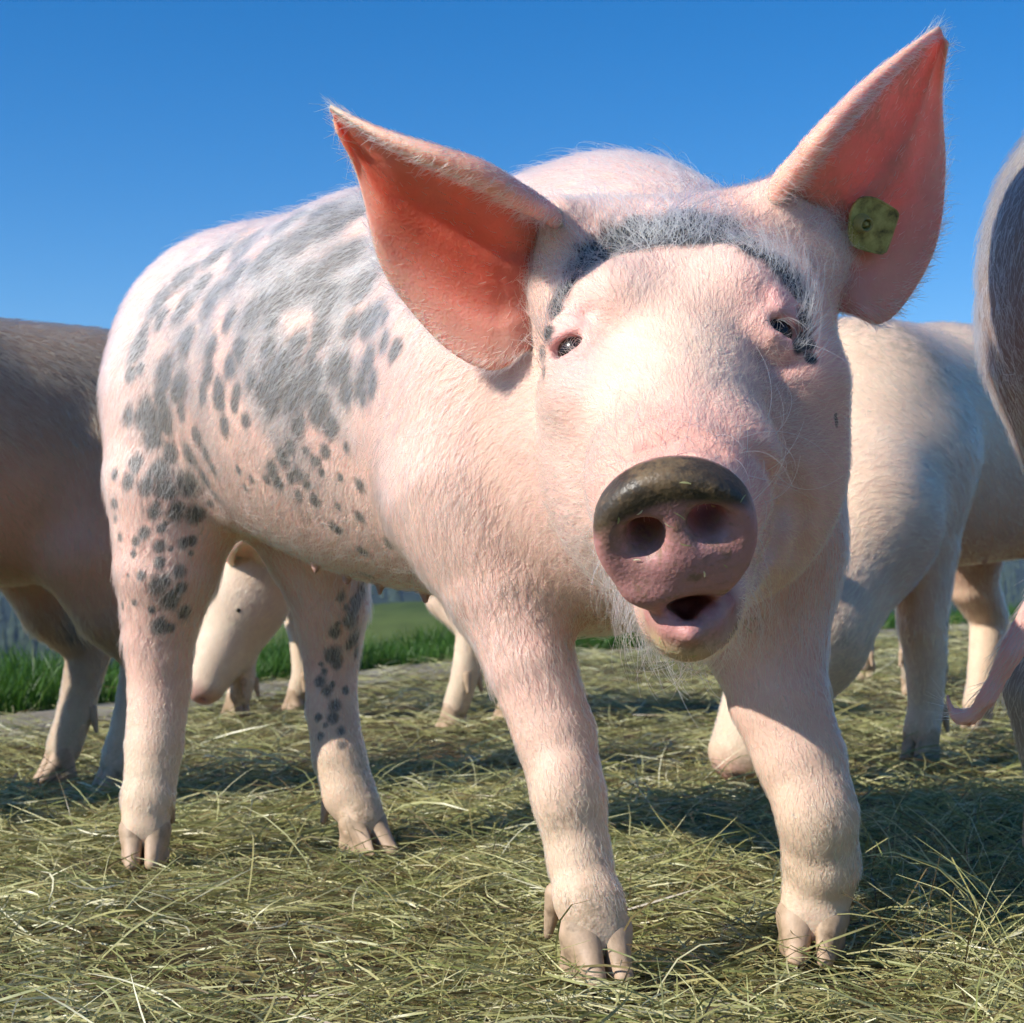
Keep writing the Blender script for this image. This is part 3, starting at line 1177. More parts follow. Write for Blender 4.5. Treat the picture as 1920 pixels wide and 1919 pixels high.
FACE = ((1200, 800, .05, (.84, .46, .36), .85), (1330, 800, .05, (.82, .50, .40), .4), (1150, 860, .035, (.85, .40, .31), .9),
                        (1420, 890, .05, (.82, .38, .29), .85), (1075, 690, .022, (.85, .40, .38), .8), (1470, 560, .030, (.85, .40, .38), .8), (1490, 680, .035, (.84, .38, .34), .8),
                        (1500, 850, .06, (.76, .42, .30), .8), (1290, 640, .05, (.78, .60, .44), .5), (1080, 590, .02, (.84, .42, .40), .6), (1250, 860, .03, (.84, .40, .33), .7),
                        (1290, 1230, .02, (.72, .58, .30), .6), (1225, 1185, .016, (.72, .60, .28), .7))
hp_load([a[:2] for a in FACE])
for (x, y, r, c, w) in FACE:
    tint(np.exp(-(near(hp(x, y), r)) ** 2) * w, c)
# snout disk
dq = V - DC
da, db, dn = dq @ DA, dq @ DB, dq @ DN
rad_ = np.sqrt((da / .0462) ** 2 + (db / .0475) ** 2)
ondisk = np.clip((1.16 - rad_) / .06, 0, 1) * np.clip((dn + .016) / .005, 0, 1) * (~isear)
tint(ondisk, (.52, .26, .25))
darkrim = ondisk * np.clip((db - .026 + .013 * np.clip(da / .046, -1, 1) ** 2 + .004 * np.clip(-da / .046, 0, 1)) / .006, 0, 1)
tint(darkrim, (.055, .043, .030))
tint(ondisk * np.clip((rad_ - .93) / .1, 0, 1) * np.clip((.01 - db) / .01, 0, 1), (.66, .27, .25))
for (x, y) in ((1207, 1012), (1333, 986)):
    tint(np.exp(-(near(on_disk(x, y, -.022), .017)) ** 4), (.05, .022, .02))  # nostril insides painted near black: deep shade along with hair and mud
# mouth and lips
for p in lip:
    tint(np.exp(-(near(p, .011)) ** 4), (.64, .30, .28))
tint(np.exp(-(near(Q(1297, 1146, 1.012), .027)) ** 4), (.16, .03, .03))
# eyelids
for c, n, sx, tilt in EYES:
    tint(np.exp(-(near(c + n * .004, .0135)) ** 4) * .85, (.78, .36, .34))
# ear insides redder
tint(isear * efr * .9 * np.exp(-((ev_ - .5) / .33) ** 2), (.80, .13, .065))
tint(isear * (1 - efr) * .6, (.80, .40, .29))
tint(isear * efr * np.clip((.34 - eu) / .2, 0, 1) * .7, (.26, .09, .07))  # hollow at the ear base darkened: painted shade plus dirt
tint(isear * efr * (X > .17) * .45, (.76, .40, .33))

# ---- dark pigment spots (given where they sit on the hide)
SP = [ # px, py, radius px  (rump and flank)
 (262, 640, 22), (300, 565, 30), (345, 520, 32), (405, 480, 34), (470, 448, 34), (540, 418, 34), (605, 396, 30), (450, 480, 26), (380, 530, 26), (300, 600, 22), (350, 640, 26), (395, 655, 24), (345, 575, 30), (400, 560, 34), (440, 520, 34), (500, 480, 40), (560, 450, 44), (620, 420, 44), (660, 400, 30),
 (470, 590, 28), (430, 600, 22), (520, 560, 34), (590, 520, 40), (640, 480, 40), (680, 540, 34), (700, 600, 30), (660, 610, 26), (600, 620, 26), (560, 640, 26), (620, 560, 34),
 (310, 700, 30), (330, 730, 24), (300, 745, 22), (245, 700, 16), (262, 690, 12), (255, 665, 20), (270, 620, 14), (240, 780, 16), (275, 775, 26), (310, 790, 26), (290, 820, 24), (340, 770, 18),
 (390, 700, 24), (410, 740, 26), (380, 735, 18), (430, 690, 22), (440, 760, 14), (520, 700, 36), (550, 740, 34), (510, 760, 24), (590, 700, 24), (640, 690, 22), (690, 680, 28), (720, 640, 24), (700, 720, 24), (650, 740, 22), (600, 770, 28), (560, 800, 20), (620, 800, 20),
 (370, 820, 22), (355, 855, 24), (385, 850, 16), (420, 800, 18), (320, 850, 18), (300, 880, 18), (255, 865, 14), (240, 905, 14), (215, 890, 9), (215, 945, 10), (275, 910, 16), (310, 920, 16), (350, 905, 22), (385, 900, 18), (400, 880, 12),
 (330, 960, 16), (290, 960, 14), (270, 1000, 10), (365, 965, 16), (395, 945, 8), (405, 930, 8), (345, 1020, 9), (360, 1015, 9), (300, 1025, 10), (255, 1015, 8), (310, 1090, 11), (335, 1075, 12), (295, 1098, 15), (317, 1128, 16), (340, 1102, 10), (346, 1150, 11), (300, 1175, 14), (318, 1178, 8), (265, 1080, 8), (250, 1040, 7),
 (447, 882, 10), (472, 900, 9), (510, 880, 18), (530, 860, 16), (545, 840, 14), (520, 905, 16), (500, 900, 10), (560, 890, 14), (575, 910, 12), (590, 940, 12), (560, 930, 10), (676, 912, 14), (675, 970, 13), (630, 990, 14), (730, 1020, 14), (680, 1035, 12), (610, 850, 14), (650, 840, 10), (740, 660, 20),
 (680, 1105, 14), (660, 1150, 10), (668, 1130, 12), (650, 1165, 8), (640, 1120, 8), (660, 1165, 13), (628, 1187, 10), (665, 1195, 13), (625, 1230, 14), (632, 1243, 10), (670, 1222, 11), (600, 1277, 9), (613, 1298, 9), (648, 1295, 7), (628, 1325, 12), (625, 1345, 10), (640, 1370, 8), (642, 1397, 8), (690, 1080, 14)]
rs = np.random.default_rng(3)
for _ in range(30):       # small freckles on the ham and legs
    t_ = rs.uniform()
    SP.append((rs.uniform(215, 395) - 40 * t_, 850 + 330 * t_, rs.uniform(4, 9)))
for _ in range(14):
    SP.append((rs.uniform(420, 740), rs.uniform(830, 1010), rs.uniform(4, 11)))
for _ in range(12):
    t_ = rs.uniform()
    SP.append((rs.uniform(615, 690) - 25 * t_, 1090 + 290 * t_, rs.uniform(4, 8)))
for _ in range(30):
    SP.append((rs.uniform(260, 740), rs.uniform(560, 830), rs.uniform(12, 26)))
spd = np.full(len(V), 5.0)
hitp = hit(main, [(a, b) for a, b, c in SP], .95)
for (a, b, c), p in zip(SP, hitp):
    r = c * p[1] / F * 1.22
    dv3 = V - p
    # spots run a little along the lie of the hair
    g = np.linalg.norm(dv3 + 0.18 * np.outer(dv3 @ bk, -bk), axis=1) / r
    spd = np.minimum(spd, g)
# dark band over the brow, from ear to ear, and below the right eye
band = [(1020, 700, 8), (1020, 665, 11), (1024, 625, 14), (1040, 580, 18), (1058, 540, 20), (1085, 508, 22), (1120, 478, 26), (1165, 455, 30), (1215, 440, 34), (1270, 432, 36), (1325, 434, 34), (1380, 446, 30),
        (1425, 468, 26), (1460, 492, 24), (1488, 522, 22), (1506, 560, 20), (1514, 600, 18), (1512, 640, 18), (1500, 650, 12), (1522, 672, 10), (1195, 418, 20), (1285, 404, 24), (1370, 418, 20), (1567, 780, 6), (1569, 795, 6)]
bp = hit(main, [(a, b) for a, b, c in band])
bandd = np.full(len(V), 5.0)
for i, ((a, b, c), p) in enumerate(zip(band, bp)):
    bandd = np.minimum(bandd, near(p, c * p[1] / F * (1.75 if i < 17 else 1.35)))
bandd[isear] = 5
spot = spd.copy()
spot[isear] = 5

# ---- mud and wetness
mud = np.zeros(len(V))
MUD = ((1260, 920, .03, .7), (1300, 940, .03, .5), (1200, 1000, .02, .8), (1290, 960, .02, .9), (1150, 1010, .012, .6), (1330, 1040, .02, .4), (1380, 1180, .015, .9), (1400, 1170, .012, .9),
                     (1230, 1215, .02, .6), (1320, 1220, .02, .6), (1045, 1545, .02, .5), (1470, 1620, .02, .6), (1560, 1560, .015, .5), (700, 1560, .02, .5), (265, 1590, .02, .4))
hp_load([a[:2] for a in MUD] + [(1420, 880), (1180, 850), (1480, 545)])
for (x, y, r, w) in MUD:
    mud = np.maximum(mud, w * np.exp(-(near(hp(x, y), r)) ** 2))
mud = np.maximum(mud, .75 * ondisk * np.clip((vnoise(V, 260, 9) - .25) * 3, 0, 1))
mud = np.maximum(mud, np.clip((.15 - Z) / .12, 0, 1) * .7 * np.clip(.55 + .8 * vnoise(V, 40, 31), 0, 1))
mud = np.maximum(mud, .6 * np.clip(vnoise(V, 18, 41) - .35, 0, 1) * (~isear) * (Z < .5))
mud = np.maximum(mud, isear * efr * .35 * (X > .2) * np.clip(vnoise(V, 60, 4), 0, 1))
wet = np.clip(ondisk * .5 + darkrim * .1, 0, 1)
for p in lip:
    wet = np.maximum(wet, .6 * np.exp(-(near(p, .012)) ** 2))
sssw = np.where(isear, 1.0, .25)
sssw = np.where(darkrim > .3, .1, sssw)

pig = thing('pig', 'pink pig with grey spots on rump and flank, facing the camera with mouth open', 'pig', 'pigs on the hay', (float(-.05), 1.55, 0.0))
PO = np.array([-.05, 1.55, 0.0])
bodyo = mesh_obj('body', V - PO, Qd, M_SKIN, pig)
set_attr(bodyo, 'spot', spot)
set_attr(bodyo, 'band', bandd)
set_attr(bodyo, 'mud', mud)
set_attr(bodyo, 'wet', wet)
set_attr(bodyo, 'sss', sssw)


def reparent(o, po=PO):
    """mesh was built in place coordinates: shift it under its pig's empty"""
    if o is None:
        return
    o.location = Vector((-po[0], -po[1], -po[2]))


# ---- hair
hlen = np.full(len(V), .021)
dens = np.ones(len(V))
hlen = np.where(inhead > .3, .0095, hlen)
hlen = np.where(isear, .007, hlen)
hlen = np.where(isear & (efr > .5), .006, hlen)
hlen = np.where(isear & ((np.minimum(ev_, 1 - ev_) < .1) | (eu > .9)), .013, hlen)
hlen = np.where(Z < .22, .008, hlen)
bfac = np.clip(1.8 - bandd, 0, 1)
hlen = hlen + bfac * .004
throat = np.clip(1.3 - near(Q(1190, 1130, 1.12), .06), 0, 1) * (~isear)
hlen = hlen + throat * .016
dens = np.where(inhead > .3, 1.5, dens)
dens = np.where(isear & (efr > .5), .12 + 1.5 * (np.minimum(ev_, 1 - ev_) < .12), dens)
dens = np.where(isear & (efr < .5), 1.6, dens)
dens = dens * (1 - np.clip(ondisk * 1.5, 0, 1)) * np.clip((np.min([near(p, .013) for p in lip], axis=0) - .8) * 3, 0, 1)
for c, n, sx, tilt in EYES:
    dens *= np.clip((near(c, .015) - .8) * 3, 0.03, 1)
dens *= np.clip((near(Q(1297, 1146, 1.005), .028) - .8) * 3, 0, 1)
dens = np.where(bfac > .25, dens * .35, dens)
dens *= np.clip((Z - .055) / .02, 0, 1)
for t in TEATS:
    dens *= np.clip((near(t, .012) - .8) * 3, 0, 1)
    tint(np.exp(-(near(t + np.array([0, 0, -.006]), .009)) ** 2) * .7, (.20, .10, .085))
dens *= np.clip(.25 + .75 * (near(DC, .075) - .75) * 2.2, .25, 1)
hcol = np.tile(np.array([.90, .84, .74]), (len(V), 1))
hcol = np.where((inhead > .3)[:, None], np.array([.86, .70, .47]), hcol)
hcol = np.where((Z < .25)[:, None] & ~isear[:, None], np.array([.86, .77, .60]), hcol)
hcol = np.where((spd + .35 * vnoise(V, 90, 21) < 1.0)[:, None], np.array([.56, .53, .49]), hcol)
# the forehead hair: whorl, standing up on the brow
hlen = np.where(inhead > .3, hlen * 1.25, hlen)
g0 = grow('face_hair', V, Qd, VN, hd, hlen, dens * (inhead > .3), hcol, 42000, .00011, pig, .22, 4, .28, 25, .15)
reparent(g0)
g1 = grow('hair', V, Qd, VN, hd, hlen, dens * (inhead <= .3), hcol, 140000, .00016, pig, .20, 4, .28, 5, .16)
reparent(g1)
# brow tuft: long pale bristles standing over the dark band
d2 = np.clip(1.35 - bandd, 0, 1) * (Z > .42)
h2 = np.tile(nrm([0, -.25, .9]), (len(V), 1)) + np.outer((PXx - 1280) / 300, [.9, 0, 0])
g2 = grow('brow_bristles', V, Qd, VN, h2, np.full(len(V), .030), d2, np.tile([.86, .83, .76], (len(V), 1)), 1150, .00019, pig, .5, 5, .32, 6, .3)
reparent(g2)
# long beard hairs on the throat and jaw, and a few whiskers
d3 = np.clip(1.25 - near(Q(1180, 1120, 1.09), .055), 0, 1) + .6 * np.clip(1.2 - near(Q(1400, 1180, 1.09), .04), 0, 1) + .25 * np.clip(1.2 - near(Q(1310, 1215, 1.04), .03), 0, 1)
d3 = d3 * (~isear) * (VN[:, 2] < .35)
h3 = np.tile(nrm([-.1, -.2, -.9]), (len(V), 1))
g3 = grow('beard_hair', V, Qd, VN, h3, np.full(len(V), .034), d3, np.tile([.88, .80, .66], (len(V), 1)), 480, .00015, pig, .8, 6, .5, 8, .5)
reparent(g3)
d4 = np.clip(1.2 - near(hp(1420, 880), .05), 0, 1) + np.clip(1.0 - near(hp(1180, 850), .05), 0, 1) + .4 * np.clip(1 - near(hp(1480, 545), .03), 0, 1)
g4 = grow('whiskers', V, Qd, VN, hd * .4 + np.array([0, -.5, -.1]), np.full(len(V), .045), d4 * (dens > .1), np.tile([.92, .88, .78], (len(V), 1)), 46, .00018, pig, .9, 6, .6, 9, .5)
reparent(g4)
# tufts round the ear roots, lying out over the ears
d6 = np.clip(1.25 - near(Q(1010, 520, 1.22), .05), 0, 1) + np.clip(1.25 - near(Q(1520, 470, 1.235), .05), 0, 1) * .8
d6 = d6 * (~isear)
h6 = np.where((X < .1)[:, None], nrm([-.9, -.3, .25]), nrm([.75, -.35, .3]))
g6 = grow('ear_root_hair', V, Qd, VN, h6, np.full(len(V), .024), d6, np.tile([.88, .80, .68], (len(V), 1)), 2600, .00014, pig, .45, 5, .45, 14, .35)
reparent(g6)
# backline fuzz
d5 = np.clip((VN[:, 2] - .75) * 5, 0, 1) * (~isear) * (Z > .55)
g5 = grow('back_bristles', V, Qd, VN, hd, np.full(len(V), .024), d5, hcol, 2200, .00013, pig, .55, 5, .35, 10, .25)
reparent(g5)

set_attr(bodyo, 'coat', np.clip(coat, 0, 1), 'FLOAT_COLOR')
# ---- eyes, lashes
m_eye, nt_, b_ = simple('eye_dark_brown', (.012, .007, .005), .22, .35, .0)
m_lash = hair_material('eyelash_hair', (.8, .7, .6))
for c, n, sx, tilt in EYES:
    bm_v, bm_q = polygonise([el(c - n * .0065, (.0130, .0130, .0130), .001)], c - n * .0065 - .017, c - n * .0065 + .017, .0014)
    e = mesh_obj('eye', relax(bm_v, bm_q, 1) - PO, bm_q, m_eye, pig)
    if not NOHAIR:
        lat = nrm(np.cross([0, 0, 1], n))
        upv = nrm(np.cross(n, lat))
        if upv[2] < 0:
            upv = -upv
        nl, npt = 15, 5
        pts = np.zeros((nl, npt, 3))
        for i in range(nl):
            s = (i / (nl - 1) - .5) * 2
            base = c + n * (.0095 - .002 * abs(s)) + upv * (.0066 - .002 * s * s) + lat * s * .011
            L = rng.uniform(.008, .014)
            dd = nrm(n * .9 + lat * (s * .5 + sx * .25 + rng.normal() * .15) - upv * rng.uniform(.15, .6))
            for j in range(npt):
                w = j / (npt - 1)
                pts[i, j] = base + dd * L * w - np.array([0, 0, .004]) * w * w
        cur = bpy.data.hair_curves.new('eyelashes')
        cur.add_curves([npt] * nl)
        cur.position_data.foreach_set('vector', (pts - PO).astype(np.float32).ravel())
        ra = cur.attributes.get('radius') or cur.attributes.new('radius', 'FLOAT', 'POINT')
        ra.data.foreach_set('value', np.tile(np.linspace(.00014, .00006, npt), nl).astype(np.float32))
        ca = cur.attributes.new('haircol', 'FLOAT_COLOR', 'CURVE')
        ca.data.foreach_set('color', np.tile([.88, .80, .64, 1], nl).astype(np.float32))
        cur.materials.append(M_HAIR)
        lo = bpy.data.objects.new('eyelashes', cur)
        COL.objects.link(lo)
        lo.parent = pig
        lo['kind'] = 'stuff'

# ---- claws
def foot(pts, offs, fwd, parent, po, sc_=1.0, dew=True):
    """two claws in front, two dewclaws behind the pastern"""
    base, r = pts[-1]
    fwd = nrm([fwd[0], fwd[1], 0])
    side = np.array([-fwd[1], fwd[0], 0])
    for sgn in (-1, 1):
        top = base + side * sgn * .0105 * sc_ + np.array([0, 0, -.004 * sc_]) + fwd * .004
        toe = np.array([base[0], base[1], .003]) + side * sgn * .0105 * sc_ + fwd * .034 * sc_ + offs
        o = claw('claw', top, toe, .0158 * sc_, fwd, parent, mid=(base, side * sgn))
        reparent(o, po)
    if dew:
        b2 = pts[-2][0]
        for sgn in (-1, 1):
            top = b2 + side * sgn * .019 * sc_ - fwd * .016 * sc_
            tip = top + np.array([0, 0, -.032 * sc_]) - fwd * .006 * sc_ + side * sgn * .004
            vv, qq = polygonise([rc(top, tip, .0085 * sc_, .0035 * sc_, .004)], np.minimum(top, tip) - .015, np.maximum(top, tip) + .015, .002)
            o = mesh_obj('dewclaw', vv, qq, M_HOOF, parent)
            reparent(o, po)


foot(leg_pts['FR'], np.array([0, 0, 0.]), (.30, -.95), pig, PO)
foot(leg_pts['FL'], np.array([-.004, 0, 0.]), (-.10, -1.0), pig, PO)
foot(leg_pts['HR'], np.array([0, 0, 0.]), (.10, -1.0), pig, PO, .95)
foot(leg_pts['HL'], np.array([.012, 0, 0.]), (.45, -.9), pig, PO, .95)

# ---- ear tag
def ear_tag():
    ev, eq, inf = earR
    S, nn = inf['S'], inf['nn']
    # the point of the ear sheet under the tag
    fl = S.reshape(-1, 3)
    pr = np.stack([fl[:, 0] / fl[:, 1] * F + 960, 0 * fl[:, 0]], 1)
    dr = raydirs([(1618, 418)])[0]
    rel = fl - np.array([0, 0, CAM_H])
    perp = np.linalg.norm(rel - np.outer(rel @ dr, dr), axis=1)
    i = int(np.argmin(perp))
    c, n = fl[i], -nrm(nn.reshape(-1, 3)[i])
    if n[1] > 0:
        n = -n
    n = nrm(n + np.array([-.10, -.25, -.10]))
    rt = nrm(np.cross(n, [0, 0, 1]))
    if rt[0] < 0:
        rt = -rt
    up = nrm(np.cross(rt, n))
    if up[2] < 0:
        up = -up
    c = c + n * .0125
    s = 1.36 / F
    # outline in pixels of the plate relative to its centre
    raw = [(-40, 28), (-34, 40), (-22, 47), (2, 47), (38, 33), (47, 27), (50, 16), (41, -36), (36, -44), (27, -47), (-18, -40), (-33, -30), (-40, -10), (-42, 12)]
    pts = []
    m = len(raw)
    for k in range(m):                                    # rounded outline
        a, b, d, e = (np.array(raw[(k + j) % m], float) for j in (-1, 0, 1, 2))
        for t in (0, .33, .66):
            pts.append(.5 * ((2 * b) + (-a + d) * t + (2 * a - 5 * b + 4 * d - e) * t * t + (-a + 3 * b - 3 * d + e) * t ** 3))
    pts = np.array(pts) * s
    n3 = len(pts)
    rings = [(1.0, -.0012), (1.0, .0008), (.985, .0014), (.93, .0014), (.91, .0009), (.0, .0009)]
    vv, qq = [], []
    vv.append(np.array([c - n * .0012]))
    for rs, hh in rings:
        vv.append(c + np.outer(pts[:, 0] * rs, rt) + np.outer(pts[:, 1] * rs, up) + n * hh)
    vv = np.concatenate(vv)
    for k in range(n3):
        k2 = (k + 1) % n3
        qq.append([0, 1 + k2, 1 + k, 1 + k])
        for j in range(len(rings) - 1):
            a, b = 1 + j * n3, 1 + (j + 1) * n3
            qq.append([a + k, a + k2, b + k2, b + k])
    import bmesh
    bm = bmesh.new()
    bv = [bm.verts.new(p - PO) for p in vv]
    for f in qq:
        f2 = []
        for i_ in f:
            if i_ not in f2:
                f2.append(i_)
        try:
            bm.faces.new([bv[i_] for i_ in f2])
        except ValueError:
            pass
    bmesh.ops.remove_doubles(bm, verts=bm.verts, dist=1e-6)
    bmesh.ops.recalc_face_normals(bm, faces=bm.faces)
    me = bpy.data.meshes.new('ear_tag')
    bm.to_mesh(me)
    bm.free()
    m_, nt, b = mat_new('dirty_yellow_plastic')
    tc = N(nt, 'ShaderNodeTexCoord')
    n1 = noise(nt, 90, 5, .65, tc.outputs['Object'])
    nt.links.new(ramp(nt, n1.outputs[0], [(.30, (.06, .055, .02)), (.48, (.34, .31, .09)), (.72, (.58, .55, .20))]), b.inputs['Base Color'])
    b.inputs['Roughness'].default_value = .5
    me.materials.append(m_)
    o = bpy.data.objects.new('ear_tag', me)
    COL.objects.link(o)
    o.parent = pig
    o['label'] = 'dirty olive yellow plastic ear tag'
    # stud: hollow button with a pin through it
    sc0 = c + rt * (-20 * s) + up * (4 * s)
    prof = [(.0068, .0010), (.0066, .0030), (.0056, .0048), (.0052, .0095), (.0047, .0105), (.0040, .0102), (.0036, .0090), (.0034, .0050), (.0, .0050)]
    vv, qq = [], []
    ns = 28
    for rr, hh in prof:
        for k in range(ns):
            a = 2 * math.pi * k / ns
            vv.append(sc0 + (rt * math.cos(a) + up * math.sin(a)) * max(rr, 1e-5) + n * hh - PO)
    for j in range(len(prof) - 1):
        for k in range(ns):
            qq.append([j * ns + k, j * ns + (k + 1) % ns, (j + 1) * ns + (k + 1) % ns, (j + 1) * ns + k])
    m2, nt, b = mat_new('olive_stud_plastic')
    n1 = noise(nt, 200, 4, .6)
    nt.links.new(ramp(nt, n1.outputs[0], [(.35, (.14, .12, .035)), (.65, (.46, .44, .17))]), b.inputs['Base Color'])
    b.inputs['Roughness'].default_value = .4
    st = mesh_obj('stud', np.array(vv), np.array(qq), m2, o)
    pin = np.array([rt, up])
    vv, qq = [], []
    for rr, hh in ((.0022, .005), (.0022, .0082), (.0010, .0098), (.00001, .0100)):
        for k in range(10):
            a = 2 * math.pi * k / 10
            vv.append(sc0 + (rt * math.cos(a) + up * math.sin(a)) * rr * (1 + .25 * (k % 2)) + n * hh - PO)
    for j in range(3):
        for k in range(10):
            qq.append([j * 10 + k, j * 10 + (k + 1) % 10, (j + 1) * 10 + (k + 1) % 10, (j + 1) * 10 + k])
    mesh_obj('pin', np.array(vv), np.array(qq), m2, o)


ear_tag()


# ---- bits of chewed hay stuck to the snout and chin
def hay_bits():
    r = np.random.default_rng(5)
    spots_ = [(1275, 965, 26), (1255, 985, 20), (1285, 1022, 22), (1285, 905, 20), (1390, 935, 22), (1235, 1210, 26), (1215, 1195, 22), (1250, 1225, 24), (1225, 1220, 20), (1405, 1180, 24), (1408, 1160, 16), (1195, 1050, 14), (1320, 1075, 14), (1340, 950, 14), (1200, 960, 14),
             (1240, 1200, 18), (1262, 1220, 18), (1300, 1228, 14), (1160, 975, 14), (1360, 1060, 12)]
    ph = hit(main, [a[:2] for a in spots_], .75)
    eps = .002
    pts, sd, w = [], [], []
    for (x, y, L), p in zip(spots_, ph):
        g = np.array([total(main, (p + e)[None])[0] for e in np.eye(3) * eps]) - total(main, p[None])[0]
        n = nrm(g)
        t = r.normal(size=3)
        t = nrm(t - (t @ n) * n)
        b = np.cross(n, t)
        Lm = L * 1.0 / F
        row = [p + n * (.0010 + .0012 * s * (1 - s)) + t * Lm * (s - .5) + b * Lm * .3 * (s - .5) ** 2 for s in np.linspace(0, 1, 5)]
        pts.append(row)
        sd.append([b] * 5)
        w.append(r.uniform(.0006, .0011))
    o = ribbon_mesh('hay_bits', np.array(pts) - PO, np.array(sd), np.array(w), np.array([.5, .9, 1, .9, .4]), M_HAY, r.uniform(.55, .98, len(pts)))
    o.parent = pig


hay_bits()


# ------------------------------------------------------------------ the other pigs
def make_pig(label, centre, heading, scale, skin, haircol, hairn, cell, headpts, eardir=None, tail=None, legs=None, spots=(), mudw=.3, hair_len=.016, bounds_pad=.05, hdens=None, rad=.00016, darkpatch=None, ears=True):
    h = nrm([heading[0], heading[1], 0])
    lf = np.array([-h[1], h[0], 0])
    c0 = np.array([centre[0], centre[1], 0])
    def T(u, v_, w):
        return c0 + scale * (h * u + lf * v_ + np.array([0, 0, w]))
    s = scale
    bkd = nrm(-h * .75 + DOWN * .7)
    P = [rc(T(-.27, 0, .505), T(0, 0, .495), .162 * s, .172 * s, .05, bkd, lf, .95),
         rc(T(0, 0, .495), T(.26, 0, .50), .172 * s, .160 * s, .05, bkd, lf, .93),
         rc(T(-.16, 0, .43), T(.2, 0, .42), .130 * s, .125 * s, .06, bkd, lf, .95)]
    L0 = dict(fl=[(.25, .09, .44, .085), (.25, .10, .32, .050), (.26, .10, .20, .034), (.25, .10, .16, .031), (.25, .10, .08, .025), (.26, .10, .05, .026)],
              hl=[(-.27, .085, .46, .100), (-.24, .095, .35, .075), (-.27, .10, .26, .045), (-.33, .10, .20, .033), (-.31, .10, .11, .027), (-.29, .10, .05, .026)])
    L0['fr'] = [(a, -b, c, r) for a, b, c, r in L0['fl']]
    L0['hr'] = [(a, -b, c, r) for a, b, c, r in L0['hl']]
    shift = legs or {}
    LP = {}
    for k, L in L0.items():
        du, dv = shift.get(k, (0, 0))
        pts = []
        for a, b, c, r in L:
            f = np.clip((.42 - c) / .37, 0, 1)
            pts.append((T(a + du * f, b + dv * f, c), r * s))
        LP[k] = pts
        P += chain(pts, .035 * s) + coronets(pts[-1][0], h, s)
    for v_ in (.10, -.10):
        P.append(el(T(.25, v_ * .8, .44), (.07 * s, .07 * s, .10 * s), .05, None, bkd))
    # head: headpts = neck, cranium, snout end as places
    nk, cr, sn = [np.asarray(p, float) for p in headpts]
    hdv = nrm(sn - cr)
    sid = nrm(np.cross(hdv, [0, 0, 1]))
    upv = nrm(np.cross(sid, hdv))
    hb = -hdv
    P += [rc(T(.27, 0, .48), nk, .150 * s, .115 * s, .05, nrm(bkd)), rc(nk, cr, .112 * s, .090 * s, .05, hb),
          el(cr, (.085 * s, .085 * s, .085 * s), .03, None, hb),
          rc(cr + hdv * .03 * s + upv * .005, sn - hdv * .012 * s, .070 * s, .044 * s, .035, hb),
          rc(cr - upv * .035 * s, sn - hdv * .05 * s - upv * .022 * s, .065 * s, .028 * s, .03, hb),
          disk(sn - hdv * .004, sid, upv, hdv, .042 * s, .036 * s, .010 * s, .007 * s, .008)]
    for sg in (-1, 1):
        P.append(rc(sn + sid * sg * .014 * s - hdv * .01, sn + sid * sg * .014 * s + hdv * .02, .007 * s, .008 * s, .004, None, op='s'))
    # tail
    if tail is not None:
        tp = [(np.asarray(p, float), r) for p, r in tail]
        P += chain(tp, .008)
    # teats
    for u in (-.12, -.03, .06, .15):
        for v_ in (-.05, .05):
            z0 = T(u, v_, .29)
            for w in np.linspace(.25, .40, 31):
                if total(P, T(u, v_, w)[None])[0] < 0:
                    z0 = T(u, v_, w)
                    break
            P.append(rc(z0 + np.array([0, 0, .006]), z0 + np.array([0, 0, -.010]), .006, .0042, .006, None))
    allp = np.array([T(-.45, -.2, .0), T(.45, .2, .69), T(-.45, .2, 0), T(.45, -.2, .69), nk, cr, sn] + ([p for p, r in tail] if tail is not None else []))
    lo, hi = allp.min(0) - .12, allp.max(0) + .12
    lo[2], hi[2] = .002, s * .72
    V, q = polygonise(P, lo, hi, cell)
    V = relax(V, q, 2)
    nb_ = len(V)
    iseb = np.zeros(nb_, bool)
    eh = None
    if ears:
        Vs, Qs, Hs = [V], [q], []
        k = nb_
        for sg in (-1, 1):
            bse = cr + sid * sg * .06 * s - hdv * .035 * s + upv * .045 * s
            tipd = nrm(sid * sg * .75 + upv * .75 - hdv * .05) if eardir is None else nrm(np.asarray(eardir[0 if sg < 0 else 1], float))
            wd = nrm(np.cross(tipd, hdv))
            wd = wd * (1 if wd @ upv > 0 else -1)
            dd_ = -hdv
            up_ = np.array([bse + tipd * .20 * s * t + wd * .06 * s * f for t, f in ((-.03, .35), (.1, .9), (.3, 1.0), (.5, .85), (.7, .55), (.85, .28), (.95, .1), (1.0, .02))])
            lo_ = np.array([bse + tipd * .20 * s * t - wd * .07 * s * f for t, f in ((-.03, .35), (.05, 1.0), (.25, 1.15), (.45, 1.0), (.65, .65), (.82, .35), (.94, .12), (1.0, .02))])
            e_v, e_q, inf = ear_sheet([0, .15, .3, .45, .6, .75, .88, 1.0], up_, lo_, dd_, [.5, .55, .5, .4, .2], .7, .007, 28, 20)
            Vs.append(e_v)
            Qs.append(e_q + k)
            Hs.append(inf['hd'])
            k += len(e_v)
        V, q = np.concatenate(Vs), np.concatenate(Qs)
        eh = np.concatenate(Hs)
    ise = np.arange(len(V)) >= nb_
    VN = vnormals(V, q)
    hdn = np.zeros_like(V)
    hdn[:nb_] = hair_field(P, V[:nb_], VN[:nb_])
    if eh is not None:
        hdn[nb_:] = eh
    coat = np.tile(np.array(skin, float), (len(V), 1))
    w = (.5 + .5 * vnoise(V, 14, int(centre[0] * 100) % 50 + 3)) * .5
    coat = coat * (1 - w[:, None]) + coat * np.array([.9, .84, .82]) * w[:, None]
